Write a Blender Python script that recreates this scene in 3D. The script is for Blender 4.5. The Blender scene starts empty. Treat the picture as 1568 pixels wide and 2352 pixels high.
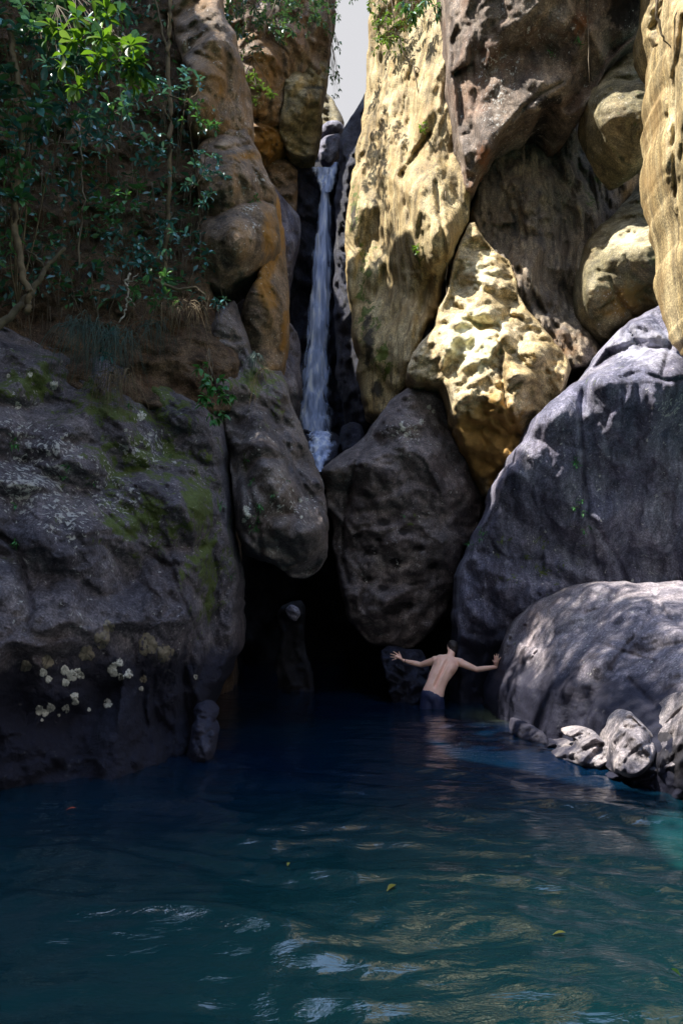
import bpy, bmesh, math, random
import numpy as np
from mathutils import Vector, Matrix, Quaternion

# ------------------------------------------------------------------ camera, sky, sun, exposure
scene = bpy.context.scene
C = scene.collection
CAM_H = 1.7
FPX = 1850.0
PITCH = math.atan(190.0 / FPX)
cam_d = bpy.data.cameras.new('camera')
cam = bpy.data.objects.new('camera', cam_d)
C.objects.link(cam)
cam.location = (0, 0, CAM_H)
cam.rotation_euler = (math.pi / 2 + PITCH, 0, 0)
cam_d.sensor_fit = 'VERTICAL'
cam_d.sensor_height = 36.0
cam_d.lens = 36.0 * FPX / 2352.0
cam_d.clip_start = 0.05
cam_d.clip_end = 3000
scene.camera = cam

SUN_DIR = Vector((-0.50, -0.10, 0.86)).normalized()
SUN_EL = math.asin(SUN_DIR.z)
SUN_AZ = math.atan2(SUN_DIR.x, SUN_DIR.y)
w = bpy.data.worlds.new('World')
scene.world = w
w.use_nodes = True
nt = w.node_tree
nt.nodes.clear()
out = nt.nodes.new('ShaderNodeOutputWorld')
bg = nt.nodes.new('ShaderNodeBackground')
bg.inputs['Strength'].default_value = 0.15
sky = nt.nodes.new('ShaderNodeTexSky')
sky.sky_type = 'NISHITA'
sky.sun_disc = False
sky.sun_elevation = SUN_EL
sky.sun_rotation = SUN_AZ
sky.air_density = 1.5
sky.dust_density = 0.6
tc = nt.nodes.new('ShaderNodeTexCoord')
sep = nt.nodes.new('ShaderNodeSeparateXYZ')
nt.links.new(tc.outputs['Generated'], sep.inputs[0])
mr = nt.nodes.new('ShaderNodeMapRange')      # bright haze low down, blue overhead
mr.inputs['From Min'].default_value = 0.70
mr.inputs['From Max'].default_value = 0.84
mr.inputs['To Min'].default_value = 1.0
mr.inputs['To Max'].default_value = 0.0
nt.links.new(sep.outputs['Z'], mr.inputs['Value'])
mx = nt.nodes.new('ShaderNodeMixRGB')
mx.inputs['Color2'].default_value = (1.22, 1.22, 1.27, 1)
nt.links.new(mr.outputs[0], mx.inputs['Fac'])
nt.links.new(sky.outputs[0], mx.inputs['Color1'])
nt.links.new(mx.outputs[0], bg.inputs['Color'])
nt.links.new(bg.outputs[0], out.inputs['Surface'])

sun_d = bpy.data.lights.new('sun', 'SUN')
sun_d.energy = 3.1
sun_d.angle = math.radians(0.53)
sun_d.color = (1.0, 0.94, 0.84)
sun = bpy.data.objects.new('sun', sun_d)
C.objects.link(sun)
sun.location = SUN_DIR * 60
sun.rotation_euler = SUN_DIR.to_track_quat('Z', 'Y').to_euler()

scene.view_settings.view_transform = 'Standard'
scene.view_settings.look = 'None'
scene.view_settings.gamma = 1
scene.view_settings.use_curve_mapping = False
scene.view_settings.exposure = 2.0
scene.render.engine = 'CYCLES'
scene.cycles.max_bounces = 6
scene.cycles.diffuse_bounces = 4
scene.cycles.glossy_bounces = 3
scene.cycles.transmission_bounces = 3
scene.cycles.caustics_reflective = False
scene.cycles.caustics_refractive = False

# ------------------------------------------------------------------ helpers
SP, CP = math.sin(PITCH), math.cos(PITCH)

def W(px, py, Y):
    """world point at depth Y seen in the direction (px, py) of the 1568 x 2352 photograph"""
    u = (np.asarray(px, float) - 784) / FPX
    v = (1176 - np.asarray(py, float)) / FPX
    t = Y / (CP - v * SP)
    return np.stack([u * t, np.broadcast_to(Y, np.shape(t)) * np.ones_like(t), CAM_H + (v * CP + SP) * t], -1)

def WV(px, py, Y):
    return Vector(W(px, py, Y).tolist())

def on_water(px, py, z=0.0):
    v = (1176 - py) / FPX
    Y = (CAM_H - z) * (CP - v * SP) / -(v * CP + SP)
    p = WV(px, py, Y)
    p.z = z
    return p

def tag(o, label=None, cat=None, group=None, kind=None):
    if label: o['label'] = label
    if cat: o['category'] = cat
    if group: o['group'] = group
    if kind: o['kind'] = kind
    return o

def mesh_obj(name, verts, faces, mat=None, parent=None, smooth=True, origin=None, mats=None, midx=None):
    verts = np.asarray(verts, dtype=np.float64)
    if origin is None:
        origin = Vector((float(verts[:, 0].mean()), float(verts[:, 1].mean()), float(verts[:, 2].min()))) if parent is None else parent.location
    origin = Vector(origin)
    me = bpy.data.meshes.new(name)
    v = verts - np.array(origin)
    if isinstance(faces, np.ndarray) and faces.ndim == 2:
        k = faces.shape[1]
        me.vertices.add(len(v)); me.vertices.foreach_set('co', v.ravel())
        me.loops.add(faces.size); me.loops.foreach_set('vertex_index', faces.ravel().astype(np.int32))
        me.polygons.add(len(faces))
        me.polygons.foreach_set('loop_start', np.arange(0, faces.size, k, dtype=np.int32))
        me.polygons.foreach_set('loop_total', np.full(len(faces), k, dtype=np.int32))
        me.update(calc_edges=True)
    else:
        me.from_pydata([tuple(p) for p in v], [], [tuple(int(i) for i in f) for f in faces])
        me.update()
    if smooth:
        me.polygons.foreach_set('use_smooth', np.ones(len(me.polygons), dtype=bool))
    for m in (mats or ([mat] if mat else [])):
        me.materials.append(m)
    if midx is not None:
        me.polygons.foreach_set('material_index', np.asarray(midx, dtype=np.int32))
    o = bpy.data.objects.new(name, me)
    C.objects.link(o)
    if parent is not None:
        o.parent = parent
        origin = origin - parent.location
    o.location = origin
    return o

def empty(name, loc=(0, 0, 0)):
    o = bpy.data.objects.new(name, None)
    o.empty_display_size = 0.1
    C.objects.link(o)
    o.location = loc
    return o

# ---- vectorised gradient noise
_rs = np.random.RandomState(7)
_perm = _rs.permutation(256)
_perm = np.concatenate([_perm, _perm, _perm])
_grad = _rs.normal(size=(256, 3)); _grad /= np.linalg.norm(_grad, axis=1)[:, None]

_cell = _rs.rand(256, 3); _off = _rs.normal(size=256) * 0.09

def perlin(p):
    i = np.floor(p).astype(int); f = p - i
    i &= 255
    u = f * f * f * (f * (f * 6 - 15) + 10)
    r = 0
    for dx in (0, 1):
        for dy in (0, 1):
            for dz in (0, 1):
                h = _perm[_perm[_perm[(i[:, 0] + dx) & 255] + ((i[:, 1] + dy) & 255)] + ((i[:, 2] + dz) & 255)]
                g = _grad[h]
                d = g[:, 0] * (f[:, 0] - dx) + g[:, 1] * (f[:, 1] - dy) + g[:, 2] * (f[:, 2] - dz)
                wx = u[:, 0] if dx else 1 - u[:, 0]
                wy = u[:, 1] if dy else 1 - u[:, 1]
                wz = u[:, 2] if dz else 1 - u[:, 2]
                r = r + d * wx * wy * wz
    return r * 1.6

def fbm(p, octs=4, gain=0.5, ridged=False):
    a, s, r = 1.0, 1.0, 0
    for k in range(octs):
        n = perlin(p * s + k * 17.3)
        if ridged: n = 0.5 - np.abs(n) * 1.6
        r = r + a * n
        a *= gain; s *= 2.07
    return r

def facets(p, tau=0):
    """continuous piecewise-flat field: broken rock faces meeting in sharp arrises"""
    i0 = np.floor(p).astype(int)
    best = np.full(len(p), 1e9)
    for dx in (-1, 0, 1):
        for dy in (-1, 0, 1):
            for dz in (-1, 0, 1):
                c = i0 + np.array([dx, dy, dz])
                h = _perm[_perm[_perm[c[:, 0] & 255] + (c[:, 1] & 255)] + (c[:, 2] & 255)]
                r = p - (c + _cell[h])
                v = np.zeros(len(p))
                for k in range(4):
                    v = np.maximum(v, np.abs((r * _grad[(h + k * 53) & 255]).sum(1)))
                v = v + _off[h] * 1.3
                best = np.minimum(best, v)
    return (best - 0.33) * 1.5

def smooth(a, b, x):
    t = np.clip((x - a) / (b - a), 0, 1)
    return t * t * (3 - 2 * t)

def chaikin(P, n=2):
    P = np.asarray(P, float)
    for _ in range(n):
        Q = np.roll(P, -1, 0)
        P = np.stack([0.84 * P + 0.16 * Q, 0.16 * P + 0.84 * Q], 1).reshape(-1, 2)
    return P

def rough_outline(P, seed, amp=3.0, step=9.0, cha=2):
    P = chaikin(P, cha)
    out_ = []
    for a, b in zip(P, np.roll(P, -1, 0)):
        L = np.hypot(*(b - a)); n = max(1, int(L / step))
        for k in range(n):
            out_.append(a + (b - a) * k / n)
    Q = np.array(out_)
    T = np.roll(Q, -1, 0) - np.roll(Q, 1, 0)
    N = np.stack([-T[:, 1], T[:, 0]], 1); N /= np.maximum(np.linalg.norm(N, axis=1)[:, None], 1e-6)
    q3 = np.stack([Q[:, 0] / 45, Q[:, 1] / 45, np.full(len(Q), seed * 3.7)], 1)
    d = fbm(q3, 3, 0.55) * amp
    rs = np.random.RandomState(int(seed) + 500)
    arc = np.concatenate([[0], np.cumsum(np.linalg.norm(np.diff(Q, axis=0), axis=1))])
    kn = np.sort(rs.rand(max(4, int(arc[-1] / 32)))) * arc[-1]
    d2 = np.interp(arc, kn, rs.normal(size=len(kn)) * amp * 0.65, period=arc[-1])
    return Q + N * (d + d2)[:, None]

def poly_dist(pts, P):
    """signed distance (inside positive) and nearest contour point"""
    A = P; B = np.roll(P, -1, 0); D = B - A
    L2 = np.maximum((D ** 2).sum(1), 1e-9)
    best = np.full(len(pts), 1e18); near = np.zeros((len(pts), 2))
    inside = np.zeros(len(pts), bool)
    for k in range(len(A)):
        ap = pts - A[k]
        t = np.clip((ap @ D[k]) / L2[k], 0, 1)
        c = A[k] + t[:, None] * D[k]
        d = ((pts - c) ** 2).sum(1)
        m = d < best
        best[m] = d[m]; near[m] = c[m]
        if A[k, 1] != B[k, 1]:
            cond = ((A[k, 1] > pts[:, 1]) != (B[k, 1] > pts[:, 1])) & (pts[:, 0] < (B[k, 0] - A[k, 0]) * (pts[:, 1] - A[k, 1]) / (B[k, 1] - A[k, 1]) + A[k, 0])
            inside ^= cond
    d = np.sqrt(best)
    return np.where(inside, d, -d), near

def rbf_fit(ctrl, c=70.0):
    P = np.array([[a[0], a[1]] for a in ctrl], float); v = np.array([a[2] for a in ctrl], float)
    m = v.mean(); n = len(P)
    R = np.sqrt(((P[:, None] - P[None]) ** 2).sum(-1) + c * c) / 300.0
    M = np.zeros((n + 1, n + 1)); M[:n, :n] = R; M[:n, n] = 1; M[n, :n] = 1
    wts = np.linalg.solve(M, np.concatenate([v - m, [0]]))
    def f(pts):
        r = np.zeros(len(pts))
        for k in range(n):
            r += wts[k] * np.sqrt(((pts - P[k]) ** 2).sum(1) + c * c) / 300.0
        return r + wts[n] + m
    return f

def seg_dist(pts, line):
    best = np.full(len(pts), 1e18)
    L = np.array(line, float)
    for a, b in zip(L[:-1], L[1:]):
        D = b - a; t = np.clip(((pts - a) @ D) / max((D ** 2).sum(), 1e-9), 0, 1)
        best = np.minimum(best, ((pts - a - t[:, None] * D) ** 2).sum(1))
    return np.sqrt(best)

ROCKS = {}
def rock(name, outline, ctrl, mat, R=0.5, rw=70, thick=1.2, step=4.0, seed=1, amp=(0.14, 0.05, 0.018), streak=(1, 1, 1),
         facet=0.12, fsize=0.8, cracks=(), bumps=(), paint=(), jit=3.0, cha=1, key=None, label=None, cat=None, group=None, kind=None, rbfc=70.0, flat_edge=0.0):
    """a closed body of rock: outline and surface depths are measured at real distances, back side kept parallel"""
    R *= 0.6; rw *= 0.62
    P = rough_outline(outline, seed, jit * 1.5, cha=cha)
    x0, y0 = P.min(0) - step; x1, y1 = P.max(0) + step
    nx = int((x1 - x0) / step) + 2; ny = int((y1 - y0) / step) + 2
    gx, gy = np.meshgrid(x0 + np.arange(nx) * step, y0 + np.arange(ny) * step)
    pts = np.stack([gx.ravel(), gy.ravel()], 1)
    sd, near = poly_dist(pts, P)
    ins = sd > 0
    idx = np.arange(nx * ny).reshape(ny, nx)
    quads = np.stack([idx[:-1, :-1], idx[1:, :-1], idx[1:, 1:], idx[:-1, 1:]], -1).reshape(-1, 4)
    quads = quads[ins[quads].any(1)]
    used = np.unique(quads)
    remap = np.full(nx * ny, -1); remap[used] = np.arange(len(used))
    quads = remap[quads]
    q = pts[used].copy(); s = sd[used].copy(); o_ = s <= 0
    q[o_] = near[used][o_]; s[o_] = 0
    f = rbf_fit(ctrl, rbfc)
    d = f(q)
    t = np.clip(s / rw, 0, 1)
    round_ = R * (1 - np.sqrt(np.clip(1 - (1 - t) ** 2, 0, 1)))
    w0 = W(q[:, 0], q[:, 1], d)
    st = np.array(streak, float)
    ps = w0 * st + seed * 5.17
    disp = 0.7 * amp[0] * fbm(ps * 0.9, 2) + amp[1] * ((fbm(ps * 3.1 + 9, 3, ridged=True) - 0.3) if streak[2] < 0.5 else 0.8 * fbm(ps * 2.6 + 9, 3)) + amp[2] * fbm(ps * 11 + 3, 3)
    if facet:
        k_ = facet * 4.0
        wp = (w0 + 0.05 * fsize * np.stack([perlin(w0 * 2 / fsize + 3), perlin(w0 * 2 / fsize + 31), perlin(w0 * 2 / fsize + 77)], 1)) * np.array([1, 1, min(1.0, 0.5 + 0.5 * streak[2])])
        disp = disp + k_ * fsize * facets(wp / fsize + seed, 0.03) + 0.6 * k_ * fsize * 0.42 * facets(wp / (fsize * 0.42) + seed * 2, 0.035) + 0.35 * k_ * fsize * 0.17 * facets(wp / (fsize * 0.17), 0.06)
    for (line, wd, dp) in cracks:
        nn = perlin(np.stack([q[:, 0] / 30, q[:, 1] / 30, np.full(len(q), 2.5)], 1)) * 5
        disp = disp + dp * np.exp(-((seg_dist(q, line) + np.abs(nn) * 0.3) / wd) ** 2)
    for (bx, by, rx, ry, h) in bumps:
        e = ((q[:, 0] - bx) / rx) ** 2 + ((q[:, 1] - by) / ry) ** 2
        disp = disp - h * np.exp(-e)
    d = d + round_ + disp * (flat_edge + (1 - flat_edge) * smooth(0, 10, s))
    front = W(q[:, 0], q[:, 1], d)
    # back side: same outline, pushed back by the real thickness
    bi = ~o_
    back = front.copy()
    edge = front.copy()
    tb = np.clip(s / (rw * 1.3), 0, 1)
    far = W(q[:, 0], q[:, 1], f(q) + R)
    back[:, 1] = np.maximum(front[:, 1] + 0.02, far[:, 1] + thick * np.sqrt(np.clip(1 - (1 - tb) ** 2, 0, 1)))
    back[:, 0] = far[:, 0]; back[:, 2] = far[:, 2]
    nb = np.full(len(q), -1); nb[bi] = len(q) + np.arange(bi.sum()); nb[o_] = np.arange(len(q))[o_]
    V = np.concatenate([front, back[bi]])
    F = np.concatenate([quads, nb[quads][:, ::-1]])
    ob = mesh_obj(name, V, F, mat)
    me = ob.data
    for ch in ('moss', 'lichen', 'ochre', 'dark', 'pale'):
        val = np.zeros(len(q))
        for pt in paint:
            if pt[0] != ch: continue
            if pt[1] == 'line':
                e = np.exp(-(seg_dist(q, pt[2]) / pt[3]) ** 2) * pt[4]
            elif pt[1] == 'above':
                e = smooth(pt[3], -pt[3], q[:, 1] - np.interp(q[:, 0], *zip(*pt[2]))) * pt[4]
            elif pt[1] == 'below':
                e = smooth(-pt[3], pt[3], q[:, 1] - np.interp(q[:, 0], *zip(*pt[2]))) * pt[4]
            else:
                e = np.exp(-((q[:, 0] - pt[1]) / pt[3]) ** 2 - ((q[:, 1] - pt[2]) / pt[4]) ** 2) * pt[5]
            val = np.maximum(val, e)
        if not val.any(): continue
        at = me.attributes.new(ch, 'FLOAT', 'POINT')
        at.data.foreach_set('value', np.concatenate([val, val[bi]]).astype(np.float32))
    # outward normals
    tag(ob, label, cat, group, kind)
    ROCKS[key or name] = dict(ob=ob, f=f, q=q, d=d, P=P, step=step)
    return ob

def surf_depth(key, px, py):
    r = ROCKS[key]
    e = (r['q'][:, 0] - px) ** 2 + (r['q'][:, 1] - py) ** 2
    k = int(e.argmin())
    return float(r['d'][k])

# ------------------------------------------------------------------ materials
def ramp(nt, fac, stops):
    n = nt.nodes.new('ShaderNodeValToRGB')
    el = n.color_ramp.elements
    while len(el) > 1: el.remove(el[-1])
    el[0].position = stops[0][0]; el[0].color = (*stops[0][1], 1) if len(stops[0][1]) == 3 else stops[0][1]
    for p_, c_ in stops[1:]:
        e = el.new(p_); e.color = (*c_, 1)
    nt.links.new(fac, n.inputs[0])
    return n.outputs[0]

def noise_node(nt, vec, scale, detail=6, rough=0.6, dist=0.0, stretch=None):
    if stretch is not None:
        mp = nt.nodes.new('ShaderNodeMapping'); mp.inputs['Scale'].default_value = stretch
        nt.links.new(vec, mp.inputs['Vector']); vec = mp.outputs[0]
    n = nt.nodes.new('ShaderNodeTexNoise')
    n.inputs['Scale'].default_value = scale; n.inputs['Detail'].default_value = detail
    n.inputs['Roughness'].default_value = rough; n.inputs['Distortion'].default_value = dist
    nt.links.new(vec, n.inputs['Vector'])
    return n.outputs['Fac']

def mixc(nt, fac, a, b, mode='MIX'):
    n = nt.nodes.new('ShaderNodeMixRGB'); n.blend_type = mode
    for s_, v_ in ((n.inputs[0], fac), (n.inputs[1], a), (n.inputs[2], b)):
        if isinstance(v_, (tuple, list)): s_.default_value = (*v_, 1)
        elif isinstance(v_, (int, float)): s_.default_value = v_
        else: nt.links.new(v_, s_)
    return n.outputs[0]

def math_(nt, op, a, b=None, c=None, clamp=False):
    n = nt.nodes.new('ShaderNodeMath'); n.operation = op; n.use_clamp = clamp
    for s_, v_ in zip(n.inputs, (a, b, c)):
        if v_ is None: continue
        if isinstance(v_, (int, float)): s_.default_value = v_
        else: nt.links.new(v_, s_)
    return n.outputs[0]

def new_mat(name):
    m = bpy.data.materials.new(name); m.use_nodes = True
    t = m.node_tree; t.nodes.clear()
    o = t.nodes.new('ShaderNodeOutputMaterial'); b = t.nodes.new('ShaderNodeBsdfPrincipled')
    t.links.new(b.outputs[0], o.inputs['Surface'])
    return m, t, b

def rock_mat(name, dark, mid, light, streak=(1, 1, 1), rough=0.75, bump=0.5, tide=0.9, spots=0.3, warm=(0.16, 0.085, 0.03), warm_amt=0.3,
             lich=(0.50, 0.49, 0.46), moss=(0.080, 0.105, 0.026), scale=1.0, tide_col=(0.008, 0.009, 0.024)):
    m, t, b = new_mat(name)
    tcn = t.nodes.new('ShaderNodeTexCoord'); vec = tcn.outputs['Object']
    geo = t.nodes.new('ShaderNodeNewGeometry')
    n1 = noise_node(t, vec, 1.3 * scale, 8, 0.62, 0.4, streak)
    col = ramp(t, n1, [(0.30, dark), (0.48, mid), (0.68, light)])
    n2 = noise_node(t, vec, 7 * scale, 8, 0.7, 0.2, streak)
    col = mixc(t, 0.75, col, ramp(t, n2, [(0.28, (0.35, 0.35, 0.36)), (0.5, (0.95, 0.95, 0.95)), (0.72, (1.7, 1.65, 1.6))]), 'MULTIPLY')
    n4 = noise_node(t, vec, 38 * scale, 5, 0.75)
    col = mixc(t, 0.8, col, ramp(t, n4, [(0.32, (0.30, 0.30, 0.31)), (0.5, (1.0, 1.0, 1.0)), (0.66, (2.2, 2.15, 2.1))]), 'MULTIPLY')
    blot = noise_node(t, vec, 2.7 * scale, 9, 0.75, 0.8, streak)
    col = mixc(t, 0.85, col, ramp(t, blot, [(0.36, (0.40, 0.40, 0.44)), (0.5, (1.0, 1.0, 1.0)), (0.62, (1.45, 1.42, 1.36))]), 'MULTIPLY')
    n3 = noise_node(t, vec, 0.9 * scale, 5, 0.6, 0.6)
    wm = math_(t, 'MULTIPLY', ramp(t, n3, [(0.48, (0, 0, 0)), (0.68, (1, 1, 1))]), warm_amt)
    def attr(nm):
        a = t.nodes.new('ShaderNodeAttribute'); a.attribute_name = nm; return a.outputs['Fac']
    breakup = noise_node(t, vec, 5.0 * scale, 7, 0.68, 0.3)
    fine = noise_node(t, vec, 26.0 * scale, 4, 0.6)
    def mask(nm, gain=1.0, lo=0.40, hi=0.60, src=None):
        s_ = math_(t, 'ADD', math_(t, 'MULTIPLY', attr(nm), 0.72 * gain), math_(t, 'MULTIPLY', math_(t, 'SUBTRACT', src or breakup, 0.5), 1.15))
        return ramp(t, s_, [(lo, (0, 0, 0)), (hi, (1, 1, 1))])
    wfac = math_(t, 'ADD', wm, mask('ochre', 1.0, 0.25, 0.6), clamp=True)
    col = mixc(t, wfac, col, mixc(t, 0.6, warm, ramp(t, n2, [(0.3, (0.4, 0.4, 0.4)), (0.7, (1.5, 1.5, 1.5))]), 'MULTIPLY'))
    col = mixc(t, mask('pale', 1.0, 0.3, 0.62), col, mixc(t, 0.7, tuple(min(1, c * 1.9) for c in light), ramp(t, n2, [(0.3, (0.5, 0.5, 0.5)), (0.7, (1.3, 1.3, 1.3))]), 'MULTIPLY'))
    mossc = mixc(t, fine, tuple(c * 0.45 for c in moss), tuple(c * 1.9 for c in moss))
    col = mixc(t, mask('moss', 0.9, 0.40, 0.50, math_(t, 'ADD', math_(t, 'MULTIPLY', math_(t, 'SUBTRACT', noise_node(t, vec, 4.2 * scale, 9, 0.75, 0.4), 0.5), 2.3), 0.5)), col, mossc)
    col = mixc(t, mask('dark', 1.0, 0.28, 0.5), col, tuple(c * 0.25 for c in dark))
    # crusty lichen flecks
    ln = noise_node(t, vec, 19 * scale, 7, 0.62, 0.5)
    lz = math_(t, 'ADD', math_(t, 'MULTIPLY', attr('lichen'), 0.16), math_(t, 'MULTIPLY', math_(t, 'SUBTRACT', noise_node(t, vec, 2.6, 5, 0.7), 0.5), 0.35 + spots * 0.3))
    if spots < 0.03: lz = math_(t, 'SUBTRACT', lz, 0.15)
    lm = ramp(t, math_(t, 'ADD', ln, lz), [(0.655, (0, 0, 0)), (0.685, (1, 1, 1))])
    col = mixc(t, lm, col, lich)
    # wet dark band above the water line
    sepn = t.nodes.new('ShaderNodeSeparateXYZ'); t.links.new(geo.outputs['Position'], sepn.inputs[0])
    zz = math_(t, 'ADD', sepn.outputs['Z'], math_(t, 'MULTIPLY', math_(t, 'SUBTRACT', noise_node(t, vec, 2.2, 6, 0.65, 0, (1, 1, 0.5)), 0.5), 0.9))
    wet = ramp(t, math_(t, 'DIVIDE', zz, 3.0), [(max(0.0, tide / 3.0 - 0.03), (1, 1, 1)), (tide / 3.0 + 0.03, (0, 0, 0))])
    wetcol = mixc(t, 0.90, col, tide_col)
    col = mixc(t, wet, col, wetcol)
    t.links.new(col, b.inputs['Base Color'])
    rg = math_(t, 'SUBTRACT', math_(t, 'ADD', rough, math_(t, 'MULTIPLY', math_(t, 'SUBTRACT', n2, 0.5), 0.4)), math_(t, 'MULTIPLY', wet, 0.08), clamp=True)
    t.links.new(rg, b.inputs['Roughness'])
    b.inputs['Specular IOR Level'].default_value = 0.35
    h = math_(t, 'ADD', math_(t, 'MULTIPLY', noise_node(t, vec, 10 * scale, 9, 0.68, 0.1, streak), 1.0), math_(t, 'MULTIPLY', n4, 0.45))
    vo2 = t.nodes.new('ShaderNodeTexVoronoi'); vo2.feature = 'DISTANCE_TO_EDGE'; vo2.inputs['Scale'].default_value = 2.2 * scale
    wrp = t.nodes.new('ShaderNodeMixRGB'); wrp.blend_type = 'ADD'; wrp.inputs[0].default_value = 0.35
    t.links.new(vec, wrp.inputs[1])
    nc = t.nodes.new('ShaderNodeTexNoise'); nc.inputs['Scale'].default_value = 3.0 * scale; t.links.new(vec, nc.inputs['Vector']); t.links.new(nc.outputs['Color'], wrp.inputs[2])
    t.links.new(wrp.outputs[0], vo2.inputs['Vector'])
    crack = ramp(t, vo2.outputs['Distance'], [(0.0, (0, 0, 0)), (0.035, (1, 1, 1))])
    h = math_(t, 'ADD', h, math_(t, 'MULTIPLY', crack, 0.12))
    bp = t.nodes.new('ShaderNodeBump'); bp.inputs['Strength'].default_value = bump; bp.inputs['Distance'].default_value = 0.09
    t.links.new(h, bp.inputs['Height']); t.links.new(bp.outputs[0], b.inputs['Normal'])
    return m
# ------------------------------------------------------------------ rock materials
M = {}
M['left'] = rock_mat('mossy_rock', (0.060, 0.055, 0.072), (0.112, 0.100, 0.118), (0.18, 0.160, 0.170), tide=1.05, spots=0.20, warm_amt=0.15, bump=0.85)
M['wedge'] = rock_mat('brown_rock', (0.052, 0.046, 0.055), (0.105, 0.090, 0.092), (0.17, 0.15, 0.145), tide=0.7, spots=0.15, warm_amt=0.25)
M['centre'] = rock_mat('boulder_rock', (0.070, 0.056, 0.058), (0.130, 0.108, 0.108), (0.21, 0.18, 0.175), tide=0.55, spots=0.12, warm_amt=0.1)
M['slab'] = rock_mat('streaked_grey_rock', (0.060, 0.064, 0.105), (0.125, 0.125, 0.18), (0.23, 0.23, 0.28), streak=(1.5, 1.5, 0.35), tide=1.2, spots=0.1, warm_amt=0.12)
M['river'] = rock_mat('river_boulder_rock', (0.10, 0.095, 0.125), (0.18, 0.165, 0.195), (0.29, 0.265, 0.28), streak=(1, 1, 0.7), tide=0.8, spots=0.05, warm_amt=0.2, warm=(0.30, 0.19, 0.11), bump=0.4)
M['pale'] = rock_mat('pale_shore_rock', (0.11, 0.10, 0.12), (0.20, 0.18, 0.19), (0.30, 0.27, 0.265), tide=0.12, spots=0.0, warm_amt=0.1, warm=(0.34, 0.24, 0.16), bump=0.35)
M['gold'] = rock_mat('golden_cliff_rock', (0.12, 0.088, 0.038), (0.30, 0.228, 0.110), (0.47, 0.395, 0.235), streak=(2.0, 2.0, 0.22), tide=-3, spots=0.0, warm_amt=0.7, warm=(0.34, 0.22, 0.09), moss=(0.08, 0.10, 0.015), bump=0.35)
M['goldr'] = rock_mat('golden_boulder_rock', (0.17, 0.120, 0.05), (0.38, 0.30, 0.165), (0.58, 0.50, 0.34), tide=-3, spots=0.0, warm_amt=0.4, warm=(0.38, 0.22, 0.06), bump=0.40)
M['brown'] = rock_mat('brown_cliff_rock', (0.075, 0.055, 0.038), (0.155, 0.110, 0.075), (0.26, 0.19, 0.135), tide=-3, spots=0.15, warm_amt=0.7, warm=(0.28, 0.14, 0.03), bump=0.60)
M['overhang'] = rock_mat('overhang_rock', (0.075, 0.055, 0.045), (0.16, 0.125, 0.10), (0.28, 0.23, 0.19), streak=(1.3, 1.3, 0.5), tide=-3, spots=0.25, warm_amt=0.5, warm=(0.20, 0.075, 0.025), bump=0.50)
M['recess'] = rock_mat('water_streaked_rock', (0.080, 0.070, 0.072), (0.175, 0.145, 0.115), (0.31, 0.25, 0.17), streak=(2.2, 2.2, 0.25), tide=-3, spots=0.0, warm_amt=0.3, warm=(0.16, 0.09, 0.04), bump=0.50)
M['olive'] = rock_mat('olive_boulder_rock', (0.09, 0.08, 0.04), (0.19, 0.165, 0.095), (0.34, 0.30, 0.20), tide=-3, spots=0.1, warm_amt=0.4, warm=(0.26, 0.15, 0.04), bump=0.45)
M['wetshade'] = rock_mat('wet_shaded_rock', (0.006, 0.007, 0.016), (0.016, 0.018, 0.036), (0.035, 0.04, 0.07), streak=(1.6, 1.6, 0.4), rough=0.5, tide=-3, spots=0.0, warm_amt=0.0, bump=0.85)
M['cave'] = rock_mat('cave_shade_rock', (0.004, 0.004, 0.006), (0.010, 0.010, 0.014), (0.02, 0.02, 0.026), rough=0.8, tide=-3, spots=0.0, warm_amt=0.0)  # darkness of the cave put into a near-black rock colour
M['earth'] = rock_mat('bank_earth', (0.050, 0.034, 0.022), (0.115, 0.074, 0.045), (0.20, 0.135, 0.085), tide=-3, spots=0.0, warm_amt=0.5, warm=(0.12, 0.05, 0.02), rough=0.95, bump=1.0, scale=1.6)

# ------------------------------------------------------------------ the gorge: terrain behind the boulders
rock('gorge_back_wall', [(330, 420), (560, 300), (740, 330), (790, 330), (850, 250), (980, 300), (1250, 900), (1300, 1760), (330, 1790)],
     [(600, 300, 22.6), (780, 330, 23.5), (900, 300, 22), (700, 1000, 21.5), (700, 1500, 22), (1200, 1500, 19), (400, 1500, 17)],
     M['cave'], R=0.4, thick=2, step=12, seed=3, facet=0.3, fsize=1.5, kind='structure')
rock('left_cliff', [(-1500, -300), (-400, -420), (100, -300), (250, 100), (380, 420), (480, 640), (560, 900), (540, 1300), (520, 1850), (-1500, 1900)],
     [(-1400, 0, 12), (-1400, 1700, 9), (0, -200, 14.5), (0, 900, 12.5), (0, 1700, 11), (400, 500, 14), (550, 950, 13.5), (520, 1700, 14)],
     M['earth'], R=1.0, rw=200, thick=4, step=16, seed=4, amp=(0.4, 0.15, 0.05), facet=0.2, fsize=1.6, kind='structure')
rock('right_cliff', [(860, -200), (1100, -420), (2000, -500), (3000, -300), (3000, 1950), (1330, 1900), (1200, 1500), (1050, 900), (880, 700), (840, 300)],
     [(860, 0, 19), (1100, 0, 16), (1100, 900, 16.5), (1250, 1600, 15), (1600, 0, 15), (1600, 1600, 14), (2900, 0, 12), (2900, 1700, 10)],
     M['recess'], R=1.0, rw=200, thick=5, step=16, seed=5, amp=(0.4, 0.15, 0.05), facet=0.4, fsize=1.6, kind='structure')

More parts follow.
